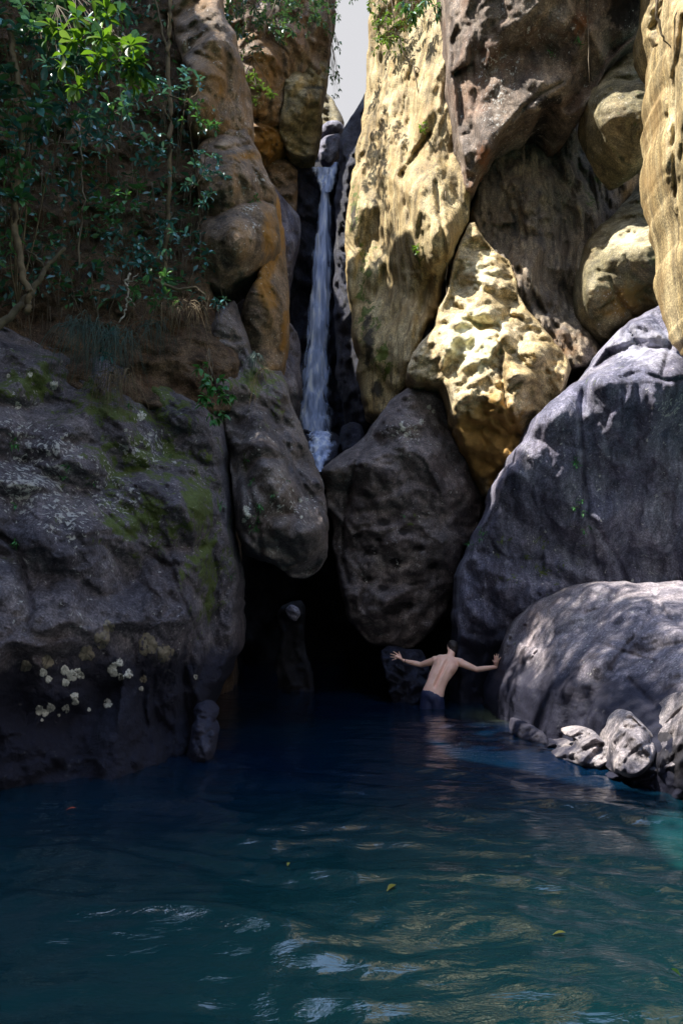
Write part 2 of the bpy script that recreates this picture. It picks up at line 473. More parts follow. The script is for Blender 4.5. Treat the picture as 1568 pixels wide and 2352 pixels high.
# ------------------------------------------------------------------ slot of the waterfall
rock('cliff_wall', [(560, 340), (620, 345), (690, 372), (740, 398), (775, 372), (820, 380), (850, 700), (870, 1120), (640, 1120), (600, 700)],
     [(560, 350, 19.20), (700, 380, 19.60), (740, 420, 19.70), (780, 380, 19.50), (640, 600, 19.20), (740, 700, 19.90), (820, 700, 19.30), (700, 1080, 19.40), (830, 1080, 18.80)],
     M['wetshade'], R=0.15, rw=30, thick=1.0, step=4, seed=11, amp=(0.1, 0.10, 0.03), streak=(1.4, 1.4, 0.5), facet=0.2, fsize=0.7, jit=4,
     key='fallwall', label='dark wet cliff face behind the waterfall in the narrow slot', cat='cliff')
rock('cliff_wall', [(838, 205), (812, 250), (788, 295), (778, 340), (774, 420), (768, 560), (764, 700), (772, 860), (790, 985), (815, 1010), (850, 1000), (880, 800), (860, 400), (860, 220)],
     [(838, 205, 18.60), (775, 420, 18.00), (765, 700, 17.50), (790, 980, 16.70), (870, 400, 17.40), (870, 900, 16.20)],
     M['wetshade'], R=0.3, rw=40, thick=0.8, seed=12, amp=(0.08, 0.07, 0.02), streak=(1.6, 1.6, 0.4), facet=0.2, fsize=0.6, jit=3,  # the rim's blue shade is put into the near-black rock colour
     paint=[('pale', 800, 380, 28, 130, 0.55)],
     key='slotright', label='rock rim right of the waterfall, its dark blue shade put into the colour', cat='cliff')
rock('boulder', [(728, 262), (736, 205), (752, 215), (768, 226), (783, 252), (791, 285), (786, 312), (745, 318), (728, 300)], [(728, 260, 21.40), (790, 290, 21.20), (760, 210, 21.80)], M['olive'],
     R=0.3, rw=25, thick=0.7, step=3, seed=13, facet=0.2, fsize=0.4, jit=2, key='t1', label='small brown pointed boulder wedged highest in the V below the sky', cat='boulder')
rock('boulder', [(728, 300), (748, 283), (778, 280), (796, 300), (786, 320), (750, 330), (726, 326)], [(728, 300, 20.80), (790, 310, 20.80), (760, 290, 20.70)], M['slab'],
     R=0.35, rw=22, thick=0.6, step=3, seed=14, facet=0.1, jit=1.5, key='t2', label='small blue-grey rounded boulder just below the V of sky', cat='boulder')
rock('boulder', [(730, 330), (748, 312), (775, 306), (783, 318), (778, 350), (758, 378), (738, 372), (728, 352)], [(728, 330, 20.50), (780, 320, 20.50), (755, 370, 20.20)], M['slab'],
     R=0.35, rw=22, thick=0.6, step=3, seed=15, facet=0.1, jit=1.5, key='t3', label='pale grey boulder jammed directly above the lip of the waterfall', cat='boulder')
rock('rock_slab', [(612, 372), (628, 362), (660, 372), (690, 392), (686, 420), (680, 500), (668, 560), (640, 540), (620, 460)],
     [(615, 380, 19.00), (690, 395, 19.20), (670, 540, 18.60)], M['brown'], R=0.2, rw=25, thick=0.6, step=3, seed=16, facet=0.15, fsize=0.5, jit=2,
     key='s1', label='dark brown slab under the overhang at upper left of the waterfall', cat='rock')
rock('rock_slab', [(606, 400), (640, 440), (668, 466), (689, 492), (692, 530), (682, 590), (668, 640), (661, 700), (655, 760), (620, 760), (600, 600)],
     [(606, 400, 17.60), (640, 440, 18.00), (690, 500, 18.60), (660, 700, 18.00), (610, 700, 17.00), (650, 560, 17.40)], M['slab'], R=0.2, rw=26, thick=0.8, step=3, seed=17,
     facet=0.12, fsize=0.6, jit=2, paint=[('ochre', 650, 600, 25, 60, 0.5)], key='s2', label='grey rounded slab leaning beside the left side of the waterfall', cat='rock')
rock('boulder', [(650, 745), (668, 744), (684, 768), (693, 800), (689, 840), (693, 900), (688, 960), (670, 985), (645, 900), (640, 800)],
     [(650, 750, 17.20), (690, 800, 17.80), (688, 950, 17.40), (650, 900, 16.40)], M['river'], R=0.3, rw=26, thick=0.7, step=3, seed=18, facet=0.15, fsize=0.4, jit=2,
     key='s3', label='pale-topped grey boulder low beside the left edge of the waterfall', cat='boulder')
rock('boulder', [(776, 1010), (785, 980), (808, 970), (828, 975), (838, 1000), (830, 1040), (790, 1060)], [(780, 1000, 15.80), (830, 1000, 15.60), (800, 1040, 15.50)], M['wetshade'],
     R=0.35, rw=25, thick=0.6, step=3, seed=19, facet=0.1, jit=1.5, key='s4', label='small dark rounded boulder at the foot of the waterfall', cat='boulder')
rock('rock_ledge', [(692, 985), (730, 990), (768, 994), (780, 1010), (775, 1050), (745, 1085), (722, 1095), (700, 1050)], [(700, 1000, 16.60), (770, 1000, 16.60), (730, 1080, 15.90)], M['wetshade'],
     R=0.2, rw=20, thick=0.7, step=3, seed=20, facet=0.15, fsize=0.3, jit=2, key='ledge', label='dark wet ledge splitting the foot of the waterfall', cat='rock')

# ------------------------------------------------------------------ right side, far to near
rock('cliff_wall', [(846, -230), (848, 60), (840, 200), (826, 300), (806, 430), (792, 520), (795, 640), (815, 780), (828, 880), (840, 965), (900, 960), (945, 870), (965, 790),
                    (1010, 700), (1030, 620), (1075, 520), (1092, 430), (1066, 300), (1046, 150), (1030, -230)],
     [(846, -200, 17.50), (840, 200, 16.70), (800, 480, 15.90), (795, 640, 15.50), (840, 960, 14.90), (900, 560, 14.80), (930, 200, 15.30), (1000, -150, 15.50), (1030, 200, 14.20),
      (1000, 430, 13.80), (1080, 450, 13.60), (985, 560, 13.60), (1030, 650, 13.80), (960, 780, 14.10), (890, 860, 14.60), (870, 700, 15.05)],
     M['gold'], R=0.35, rw=35, thick=1.2, seed=21, amp=(0.12, 0.07, 0.015), streak=(2.0, 2.0, 0.12), facet=0.16, fsize=1.1, jit=3, rbfc=50,
     cracks=[([(925, 400), (955, 350), (985, 310)], 6, .16), ([(1000, 420), (1020, 560), (1022, 700)], 6, .15), ([(925, 400), (930, 460), (945, 520)], 5, .15), ([(880, 250), (900, 330)], 7, .1),
             ([(945, 850), (960, 740), (985, 640)], 8, .14), ([(880, 620), (905, 760), (915, 860)], 8, .12)],
     bumps=[(1000, 550, 40, 90, 0.28), (985, 420, 35, 50, 0.2), (1010, 300, 30, 60, 0.12)],
     paint=[('moss', 840, 700, 35, 160, 0.75), ('moss', 815, 470, 16, 90, 0.8), ('moss', 880, 830, 25, 60, 0.9), ('dark', 812, 500, 10, 50, .8), ('dark', 845, 780, 16, 90, .85), ('dark', 868, 900, 20, 50, .7),  # dark strokes at lower left paint the wall's own shadow beside the moss
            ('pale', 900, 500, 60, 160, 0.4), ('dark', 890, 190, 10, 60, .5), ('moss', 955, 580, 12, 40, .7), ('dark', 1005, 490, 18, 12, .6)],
     key='lit', label='tall sunlit golden cliff wall with vertical ridges right of the waterfall', cat='cliff')
rock('cliff_recess', [(1090, 420), (1120, 330), (1200, 240), (1380, 180), (1480, 240), (1500, 420), (1430, 520), (1410, 700), (1370, 860), (1300, 850), (1180, 800), (1120, 660), (1080, 500)],
     [(1100, 400, 14.2), (1150, 700, 13.7), (1250, 300, 14.3), (1330, 500, 13.9), (1330, 820, 13.3), (1250, 780, 13.2), (1450, 300, 14.6), (1450, 480, 14.6), (1400, 700, 14.2), (1230, 560, 13.6)],
     M['recess'], R=0.2, rw=40, thick=1.2, seed=22, amp=(0.14, 0.10, 0.03), streak=(2.2, 2.2, 0.30), facet=0.18, fsize=0.9, jit=3,
     cracks=[([(1190, 620), (1230, 690), (1280, 760), (1330, 830)], 7, .16), ([(1300, 560), (1290, 640), (1310, 700)], 6, .12), ([(1400, 220), (1340, 330), (1300, 480)], 8, .1)],
     bumps=[(1300, 760, 30, 40, .2), (1220, 620, 30, 90, .12), (1345, 800, 30, 40, .25)],
     paint=[('dark', 1240, 290, 60, 25, .7), ('pale', 1340, 320, 18, 90, .3), ('ochre', 1290, 790, 70, 60, .6), ('ochre', 1180, 640, 30, 90, .5), ('moss', 1365, 400, 30, 110, .55)],  # dark patch at the top paints shade under the overhang
     key='recess', label='dark rock wall with vertical water streaks in the recess under the overhang', cat='cliff')
rock('overhanging_block', [(1012, -260), (1500, -260), (1510, 40), (1460, 88), (1400, 140), (1360, 215), (1345, 240), (1308, 272), (1268, 244), (1212, 262), (1155, 305), (1130, 362), (1092, 448), (1068, 440),
                    (1052, 330), (1036, 200), (1022, 60)],
     [(1012, -200, 13.4), (1250, -200, 11.6), (1480, -200, 11.4), (1022, 60, 13.6), (1060, 400, 13.5), (1090, 445, 13.5), (1150, 300, 13.0), (1260, 240, 12.9), (1345, 240, 12.6), (1460, 80, 12.2), (1250, 60, 12.05), (1120, 100, 12.5), (1080, 250, 13.0), (1180, 200, 12.5)],
     M['overhang'], R=0.22, rw=35, thick=1.8, seed=23, amp=(0.06, 0.05, 0.02), streak=(1.2, 1.2, 0.7), facet=0.16, fsize=1.3, jit=3, rbfc=18,
     cracks=[([(1155, 305), (1180, 270), (1240, 215), (1290, 190)], 5, .1), ([(1345, 0), (1350, 190)], 4, .05), ([(1075, 60), (1090, 200), (1085, 330)], 9, .14)],
     bumps=[(1110, 330, 30, 70, .2), (1250, 200, 60, 40, .12)],
     paint=[('dark', 1430, 20, 60, 60, .9), ('ochre', 1330, 60, 25, 60, .6), ('pale', 1140, 250, 16, 70, .6), ('ochre', 1110, 360, 25, 50, .7), ('dark', 1250, 235, 60, 22, .75), ('lichen', 1150, 200, 60, 120, .5), ('lichen', 1250, 60, 60, 60, .4)],  # dark strip along the underside paints its shade
     key='over', label='huge brown overhanging rock block at upper right with a dark gap under it', cat='rock')
rock('boulder', [(1344, 236), (1356, 208), (1378, 180), (1405, 140), (1440, 105), (1478, 82), (1520, 90), (1548, 160), (1540, 260), (1510, 340), (1470, 388), (1440, 388), (1400, 350), (1372, 300), (1350, 258)],
     [(1344, 236, 12.50), (1440, 100, 12.90), (1520, 90, 12.70), (1460, 240, 11.60), (1520, 320, 11.80), (1455, 380, 12.20), (1390, 250, 11.90)],
     M['olive'], R=0.55, rw=55, thick=1.2, seed=24, amp=(0.10, 0.06, 0.02), rbfc=18, facet=0.10, fsize=0.7, jit=3,
     paint=[('moss', 1400, 150, 50, 40, .5), ('pale', 1440, 110, 50, 20, .6), ('moss', 1440, 300, 40, 60, .4)],  # pale stroke paints sunlight on the upper edge
     key='k', label='mossy olive boulder, its sunlit upper edge painted pale, perched under the cliff at upper right', cat='boulder')
rock('boulder', [(1350, 545), (1372, 520), (1408, 498), (1448, 455), (1480, 400), (1512, 372), (1540, 420), (1600, 450), (1660, 650), (1600, 690), (1545, 690), (1500, 720), (1440, 742), (1392, 790), (1352, 740), (1336, 660), (1338, 600)],
     [(1350, 545, 13.30), (1450, 450, 13.70), (1510, 380, 13.80), (1560, 480, 12.80), (1450, 560, 12.30), (1520, 580, 11.90), (1350, 680, 12.50), (1450, 700, 12.70), (1550, 680, 12.50), (1390, 780, 12.90)],
     M['olive'], R=0.5, rw=50, thick=1.2, seed=25, amp=(0.12, 0.07, 0.025), rbfc=18, facet=0.13, fsize=0.7, jit=3,
     cracks=[([(1400, 640), (1420, 690), (1470, 740)], 6, .1), ([(1500, 400), (1530, 480), (1568, 520)], 7, .14)],
     bumps=[(1430, 590, 60, 40, .18)],
     paint=[('pale', 1440, 540, 70, 50, .7), ('moss', 1520, 590, 40, 40, .7), ('ochre', 1440, 690, 80, 60, .8)],  # pale patch paints the sunlight on top
     key='m', label='big rounded boulder, its sunlit top painted pale, ochre below, beneath the perched olive boulder', cat='boulder')
rock('cliff_wall', [(1540, -260), (1900, -260), (1900, 900), (1640, 800), (1580, 690), (1562, 640), (1556, 540), (1530, 440), (1520, 380), (1518, 250), (1522, 120), (1530, 0)],
     [(1535, -100, 10.6), (1522, 250, 10.4), (1556, 540, 10.2), (1580, 690, 10.0), (1700, 0, 8.8), (1700, 500, 8.8)],
     M['gold'], R=0.5, rw=45, thick=1.2, seed=26, amp=(0.10, 0.08, 0.02), streak=(2.2, 2.2, 0.16), facet=0.1, jit=4,
     cracks=[([(1568, 40), (1548, 180), (1545, 380), (1562, 520)], 5, .12)], paint=[('pale', 1545, 250, 30, 250, .5)],  # pale stripe paints the sunlit strip
     key='pillar', label='sunlit pale golden cliff pillar with vertical ridges at the right edge', cat='cliff')
rock('boulder', [(1478, 45), (1492, 0), (1500, -90), (1620, -90), (1620, 60), (1548, 120), (1520, 150), (1500, 110), (1482, 80)],
     [(1480, 50, 11.2), (1500, -60, 11.0), (1520, 140, 11.0), (1600, 0, 10.4)], M['gold'], R=0.3, rw=28, thick=0.8, step=3.5, seed=27, facet=0.2, fsize=0.5,
     paint=[('pale', 1500, 50, 20, 40, .6)], key='k0', label='golden block of rock in the top right corner above the perched boulder', cat='rock')
rock('boulder', [(1084, 505), (1108, 545), (1140, 585), (1172, 600), (1186, 660), (1215, 720), (1262, 770), (1310, 838), (1300, 900), (1262, 945), (1225, 990), (1195, 1040), (1160, 1100), (1122, 1140),
                  (1095, 1090), (1062, 1030), (1040, 950), (1022, 880), (960, 880), (930, 860), (950, 800), (1000, 740), (1030, 650), (1056, 560)],
     [(1084, 505, 13.5), (1056, 560, 13.4), (1172, 600, 13.3), (1100, 640, 13.0), (1186, 680, 12.9), (1000, 740, 13.2), (1090, 745, 12.75), (940, 850, 13.2), (1020, 850, 12.9), (1120, 840, 12.35), (1150, 760, 12.6),
      (1215, 760, 12.6), (1300, 850, 12.5), (1220, 880, 12.1), (1060, 920, 12.5), (1150, 925, 12.25), (1120, 1000, 12.8), (1190, 980, 12.35), (1100, 1080, 13.2), (1160, 1090, 12.9)],
     M['goldr'], R=0.3, rw=28, thick=1.3, seed=28, amp=(0.14, 0.13, 0.035), facet=0.22, fsize=0.55, jit=3, rbfc=18,
     cracks=[([(1145, 750), (1150, 850), (1160, 930), (1190, 1000)], 6, .14), ([(1035, 690), (1090, 745), (1140, 750)], 8, .18), ([(1060, 930), (1110, 925), (1165, 950)], 5, .06)],
     bumps=[(1100, 800, 50, 40, .15), (1220, 830, 50, 40, .15)],
     paint=[('pale', 1080, 780, 90, 110, .8), ('pale', 1110, 620, 60, 70, .6), ('ochre', 1120, 1010, 90, 110, 1.4), ('ochre', 1270, 860, 40, 60, .5)],  # sunlit top painted pale; shaded, bounce-lit underside painted ochre
     key='n', label='brilliantly sunlit golden boulder pile with its shaded underside painted deep ochre', cat='boulder')
rock('rock_slab', [(1800, 560), (1600, 660), (1568, 668), (1530, 688), (1490, 715), (1440, 745), (1400, 782), (1362, 838), (1342, 868), (1300, 888), (1240, 945), (1205, 1000), (1172, 1060), (1138, 1110),
                    (1122, 1180), (1090, 1250), (1062, 1310), (1050, 1400), (1042, 1500), (1050, 1640), (1300, 1700), (1800, 1700)],
     [(1568, 668, 12.1), (1700, 640, 12.1), (1440, 745, 12.0), (1362, 838, 11.8), (1372, 864, 11.1), (1460, 850, 10.95), (1568, 872, 10.85), (1500, 780, 11.5), (1342, 900, 11.2), (1240, 950, 11.5), (1140, 1120, 11.9), (1060, 1320, 12.5), (1050, 1600, 12.9), (1250, 1200, 11.8), (1200, 1450, 12.4), (1330, 1000, 11.3), (1380, 1300, 11.8), (1568, 1050, 11.2), (1568, 1350, 11.7), (1300, 1650, 12.4), (1700, 1300, 11.6), (1700, 900, 11.0), (1320, 1100, 11.5)],
     M['slab'], R=0.25, rw=30, thick=1.6, seed=29, amp=(0.10, 0.05, 0.02), streak=(1.5, 1.5, 0.5), facet=0.15, fsize=1.0, jit=3, rbfc=18,
     cracks=[([(1340, 880), (1330, 960), (1335, 1080), (1350, 1200), (1362, 1290)], 7, .10), ([(1380, 850), (1420, 868), (1470, 855), (1530, 875), (1568, 870)], 5, .10), ([(1440, 750), (1470, 800), (1430, 840)], 5, .10),
             ([(1500, 720), (1540, 790), (1520, 860)], 5, .08), ([(1362, 1200), (1420, 1290), (1440, 1345)], 6, .08)],
     paint=[('pale', 1470, 790, 120, 65, .75), ('pale', 'line', [(1325, 930), (1335, 1060), (1352, 1200), (1370, 1330)], 13, .55), ('pale', 'line', [(1150, 1180), (1160, 1300), (1165, 1400)], 12, .45), ('moss', 1250, 1300, 130, 80, .45),  # first pale patch paints the sunlit top; pale lines are streaks
            ('pale', 'line', [(1365, 900), (1385, 1000), (1390, 1120)], 16, .4), ('dark', 1400, 1230, 60, 40, .5), ('dark', 'below', [(1040, 1475), (1200, 1470), (1600, 1500)], 10, 1.0), ('lichen', 1540, 940, 40, 40, .8), ('pale', 1530, 1260, 30, 14, .6),
            ('dark', 1440, 1300, 100, 40, .4)],
     key='slab', label='huge leaning blue-grey rock slab with pale streaks and a sunlit top painted pale at right', cat='rock')

# ------------------------------------------------------------------ left side, far to near
rock('rock_column', [(655, 170), (700, 130), (745, 130), (762, 60), (756, 140), (744, 215), (738, 300), (728, 355), (700, 366), (668, 352), (650, 330), (640, 300), (652, 230)],
     [(655, 170, 18.40), (750, 100, 19.20), (740, 300, 19.20), (700, 360, 18.80), (690, 230, 18.10), (650, 320, 18.50)], M['olive'], R=0.3, rw=30, thick=1.2, step=3.5, seed=31, facet=0.16, fsize=0.6, jit=2.5,
     paint=[('dark', 700, 240, 10, 60, .6), ('dark', 720, 200, 40, 10, .7)], key='d2', label='brown rock column with a horizontal crack left of the V of sky', cat='rock')
rock('rock_block', [(570, -260), (780, -260), (772, 20), (762, 60), (758, 130), (742, 195), (700, 205), (672, 178), (640, 150), (600, 120), (560, 60)],
     [(570, -200, 18.00), (770, -200, 19.00), (762, 60, 19.00), (742, 195, 19.00), (600, 120, 17.90), (680, 60, 17.90)], M['overhang'], R=0.35, rw=35, thick=1.6, seed=32, facet=0.20, fsize=0.6, jit=3,
     paint=[('pale', 700, 130, 50, 40, .4), ('ochre', 745, 150, 12, 50, .4)], key='d3', label='grey-brown cliff block topped with shrubs at the left side of the sky gap', cat='rock')
rock('rock_block', [(500, -260), (640, -260), (650, 60), (672, 130), (676, 200), (668, 250), (655, 286), (600, 294), (578, 268), (562, 200), (520, 80)],
     [(500, -200, 18.20), (640, -200, 18.80), (520, 80, 18.00), (600, 100, 17.70), (672, 180, 18.40), (655, 286, 18.50), (580, 270, 18.10), (620, 200, 17.80)], M['brown'], R=0.35, rw=35, thick=1.5, step=3.5, seed=33, facet=0.18, fsize=0.5, jit=3,
     paint=[('pale', 640, 180, 30, 60, .4), ('dark', 600, 270, 50, 14, .5)], key='d1', label='hanging brown rock block with ferns on it, left of the column', cat='rock')
rock('rock_block', [(575, 262), (660, 270), (668, 290), (660, 330), (640, 352), (620, 372), (612, 402), (590, 380), (570, 330)],
     [(575, 270, 18.30), (665, 280, 19.00), (615, 395, 19.00), (620, 320, 18.40)], M['brown'], R=0.25, rw=28, thick=1.0, step=3, seed=34, facet=0.2, fsize=0.3, jit=2,
     paint=[('ochre', 620, 330, 60, 60, 1.0)], key='d4', label='ochre broken rock under the hanging brown block', cat='rock')
rock('earth_bank', [(-260, -260), (430, -260), (470, 100), (520, 330), (500, 500), (490, 700), (560, 860), (520, 960), (300, 940), (0, 860), (-260, 760)],
     [(-200, -200, 12.5), (400, -200, 13.2), (400, 300, 12.3), (100, 300, 11.4), (-200, 500, 10.0), (100, 700, 10.1), (300, 700, 10.5), (480, 700, 11.0), (520, 900, 10.4), (0, 850, 9.4), (300, 900, 9.7)],
     M['earth'], R=0.5, rw=60, thick=1.5, step=5, seed=35, amp=(0.25, 0.10, 0.03), facet=0.12, fsize=0.9, jit=5, kind='structure', key='bank',
     paint=[('ochre', 380, 760, 90, 60, .5), ('ochre', 480, 560, 60, 60, .3)])
rock('rock_column', [(372, -260), (500, -260), (502, -40), (528, 60), (556, 130), (574, 200), (578, 290), (560, 320), (480, 330), (440, 320), (430, 160), (400, 60)],
     [(372, -200, 12.6), (500, -200, 12.8), (400, 60, 12.2), (480, 60, 11.8), (574, 230, 12.6), (500, 220, 11.5), (560, 320, 12.2), (440, 320, 11.8)], M['brown'], R=0.4, rw=45, thick=1.3, seed=36,
     streak=(1.3, 1.3, 0.6), amp=(0.10, 0.03, 0.015), facet=0.16, fsize=0.6, jit=3, paint=[('dark', 440, 100, 30, 90, .5), ('ochre', 520, 220, 40, 60, .35)], key='c1', label='tall brown rock column behind the slim trunk at upper left', cat='rock')
rock('rock_block', [(452, 328), (500, 300), (560, 286), (582, 320), (598, 352), (612, 392), (636, 440), (630, 480), (588, 520), (520, 520), (470, 500), (450, 440)],
     [(452, 340, 11.7), (560, 286, 12.1), (600, 360, 12.2), (636, 440, 12.2), (530, 400, 11.2), (470, 500, 11.5), (590, 500, 11.8)], M['brown'], R=0.35, rw=40, thick=1.2, seed=37, amp=(0.10, 0.03, 0.015), facet=0.16, fsize=0.5, jit=3,
     cracks=[([(470, 360), (530, 340), (580, 330)], 5, .1)], paint=[('pale', 520, 330, 45, 22, .7), ('ochre', 560, 360, 60, 12, .8), ('ochre', 545, 290, 40, 12, .8), ('lichen', 600, 410, 22, 14, 1.0), ('pale', 550, 430, 50, 40, .35)],
     key='c2', label='brown rock block with a pale band and ochre seams above the rounded bulge', cat='rock')
rock('rock_block', [(455, 500), (500, 498), (552, 470), (600, 452), (636, 470), (644, 520), (642, 560), (618, 600), (580, 632), (545, 650), (510, 672), (480, 668), (460, 640), (446, 570)],
     [(455, 500, 11.4), (600, 450, 11.8), (644, 520, 11.9), (560, 560, 10.75), (500, 670, 11.3), (600, 620, 11.6), (446, 580, 11.3)], M['brown'], R=0.45, rw=50, thick=1.2, seed=38, amp=(0.10, 0.03, 0.015), facet=0.10, fsize=0.6, jit=3,
     paint=[('ochre', 620, 540, 22, 60, .9), ('dark', 500, 500, 60, 12, .6), ('lichen', 575, 480, 20, 14, .6), ('lichen', 585, 520, 10, 14, .9)],
     key='c3', label='rounded brown rock bulge hanging above the small dark hollow', cat='rock')
rock('rock_pillar', [(600, 430), (636, 440), (648, 500), (658, 600), (662, 700), (660, 780), (650, 840), (620, 870), (585, 840), (560, 800), (552, 740), (560, 690), (590, 640), (612, 560)],
     [(600, 430, 12.4), (640, 450, 12.6), (660, 620, 12.6), (660, 780, 12.2), (600, 740, 11.3), (555, 750, 11.6), (620, 860, 11.6), (620, 620, 11.8)], M['brown'], R=0.4, rw=38, thick=1.2, step=3.5, seed=39, amp=(0.10, 0.03, 0.015), facet=0.10, fsize=0.6, jit=2,
     paint=[('ochre', 'line', [(640, 470), (635, 560), (600, 650), (620, 690)], 22, 1.1), ('ochre', 'line', [(655, 720), (650, 800)], 10, .9), ('pale', 600, 760, 40, 60, .35)],
     key='c4', label='tawny pillar of rock with ochre stains beside the left side of the waterfall slot', cat='rock')
rock('rock_wedge', [(470, 760), (500, 700), (545, 690), (575, 800), (620, 850), (652, 852), (676, 940), (700, 1010), (722, 1062), (742, 1110), (754, 1170), (757, 1230), (752, 1285), (730, 1318), (700, 1334), (668, 1330), (640, 1302),
                    (600, 1290), (560, 1276), (545, 1230), (530, 1140), (524, 1040), (510, 960), (480, 900)],
     [(470, 760, 10.9), (545, 690, 11.3), (652, 852, 11.6), (722, 1062, 11.2), (757, 1230, 10.7), (700, 1330, 10.9), (560, 1276, 10.6), (524, 1040, 10.6), (600, 950, 10.4), (640, 1120, 9.8), (690, 1230, 9.8), (590, 1220, 10.0), (520, 860, 10.6), (600, 1060, 10.0)],
     M['wedge'], R=0.45, rw=45, thick=1.6, seed=40, amp=(0.10, 0.06, 0.022), rbfc=18, facet=0.18, fsize=0.8, jit=3,
     cracks=[([(560, 1060), (572, 1130), (590, 1180), (600, 1280)], 6, .12), ([(660, 1010), (665, 1090), (640, 1130), (600, 1190)], 5, .08), ([(668, 970), (690, 1040), (720, 1100)], 5, .06)],
     bumps=[(570, 1250, 24, 24, .15)],
     paint=[('moss', 600, 870, 70, 60, .9), ('moss', 640, 950, 30, 60, .35), ('lichen', 640, 1160, 80, 30, .7), ('pale', 565, 1180, 10, 22, .9), ('pale', 690, 1260, 50, 30, .35), ('dark', 700, 1310, 60, 14, .4), ('moss', 560, 1060, 14, 60, .4)],
     key='wedge', label='big brown-grey wedge of rock hanging over the cave mouth', cat='rock')
rock('boulder', [(-320, 640), (-100, 700), (40, 765), (120, 790), (220, 810), (330, 850), (430, 900), (505, 955), (522, 1030), (512, 1100), (520, 1180), (530, 1260), (542, 1330), (548, 1420), (545, 1500), (522, 1540), (500, 1580),
                  (470, 1640), (440, 1690), (425, 1760), (400, 1830), (200, 1880), (-320, 1950)],
     [(-300, 700, 8.6), (40, 765, 9.5), (330, 850, 10.0), (505, 955, 10.5), (200, 950, 9.2), (60, 1050, 8.4), (300, 1150, 8.6), (470, 1150, 9.4), (545, 1400, 10.1), (420, 1400, 8.8), (150, 1350, 7.8), (-200, 1300, 7.0), (300, 1550, 8.1),
      (500, 1560, 9.9), (100, 1780, 7.75), (300, 1780, 7.95), (430, 1720, 8.9), (-250, 1800, 7.2), (480, 1640, 9.9)],
     M['left'], R=0.5, rw=55, thick=2.0, seed=41, amp=(0.15, 0.07, 0.025), facet=0.19, fsize=1.0, jit=3, rbfc=18,
     cracks=[([(0, 1230), (40, 1260), (60, 1330), (75, 1400), (60, 1450)], 7, .12), ([(330, 1270), (390, 1300), (430, 1400), (470, 1500)], 6, .08), ([(60, 1060), (180, 1120), (300, 1230), (370, 1290)], 6, .07), ([(480, 1230), (500, 1330), (495, 1480)], 6, .07)],
     bumps=[(20, 1380, 50, 60, .15), (430, 1350, 60, 120, .1)],
     paint=[('moss', 300, 920, 260, 80, .75), ('moss', 340, 1050, 180, 100, .8), ('moss', 460, 1160, 50, 90, 1.0), ('moss', 330, 1190, 140, 90, .8), ('moss', 480, 1300, 60, 160, .8), ('moss', 80, 880, 140, 80, .75),
            ('lichen', 110, 1020, 60, 30, 1.0), ('lichen', 80, 1100, 120, 70, .95), ('lichen', 350, 1030, 80, 40, .75), ('lichen', 260, 1130, 60, 60, .75), ('lichen', 150, 1180, 60, 60, .85), ('lichen', 50, 1000, 60, 40, .6),
            ('ochre', 330, 860, 120, 40, .4), ('pale', 330, 1470, 90, 60, .35), ('pale', 120, 1500, 110, 60, .35), ('dark', 30, 1280, 50, 40, .5), ('dark', 'below', [(-300, 1560), (150, 1590), (420, 1520), (560, 1530)], 14, 0.85)],
     key='left', label='massive mossy boulder with white lichen at left, its dark foot in the pool', cat='boulder')

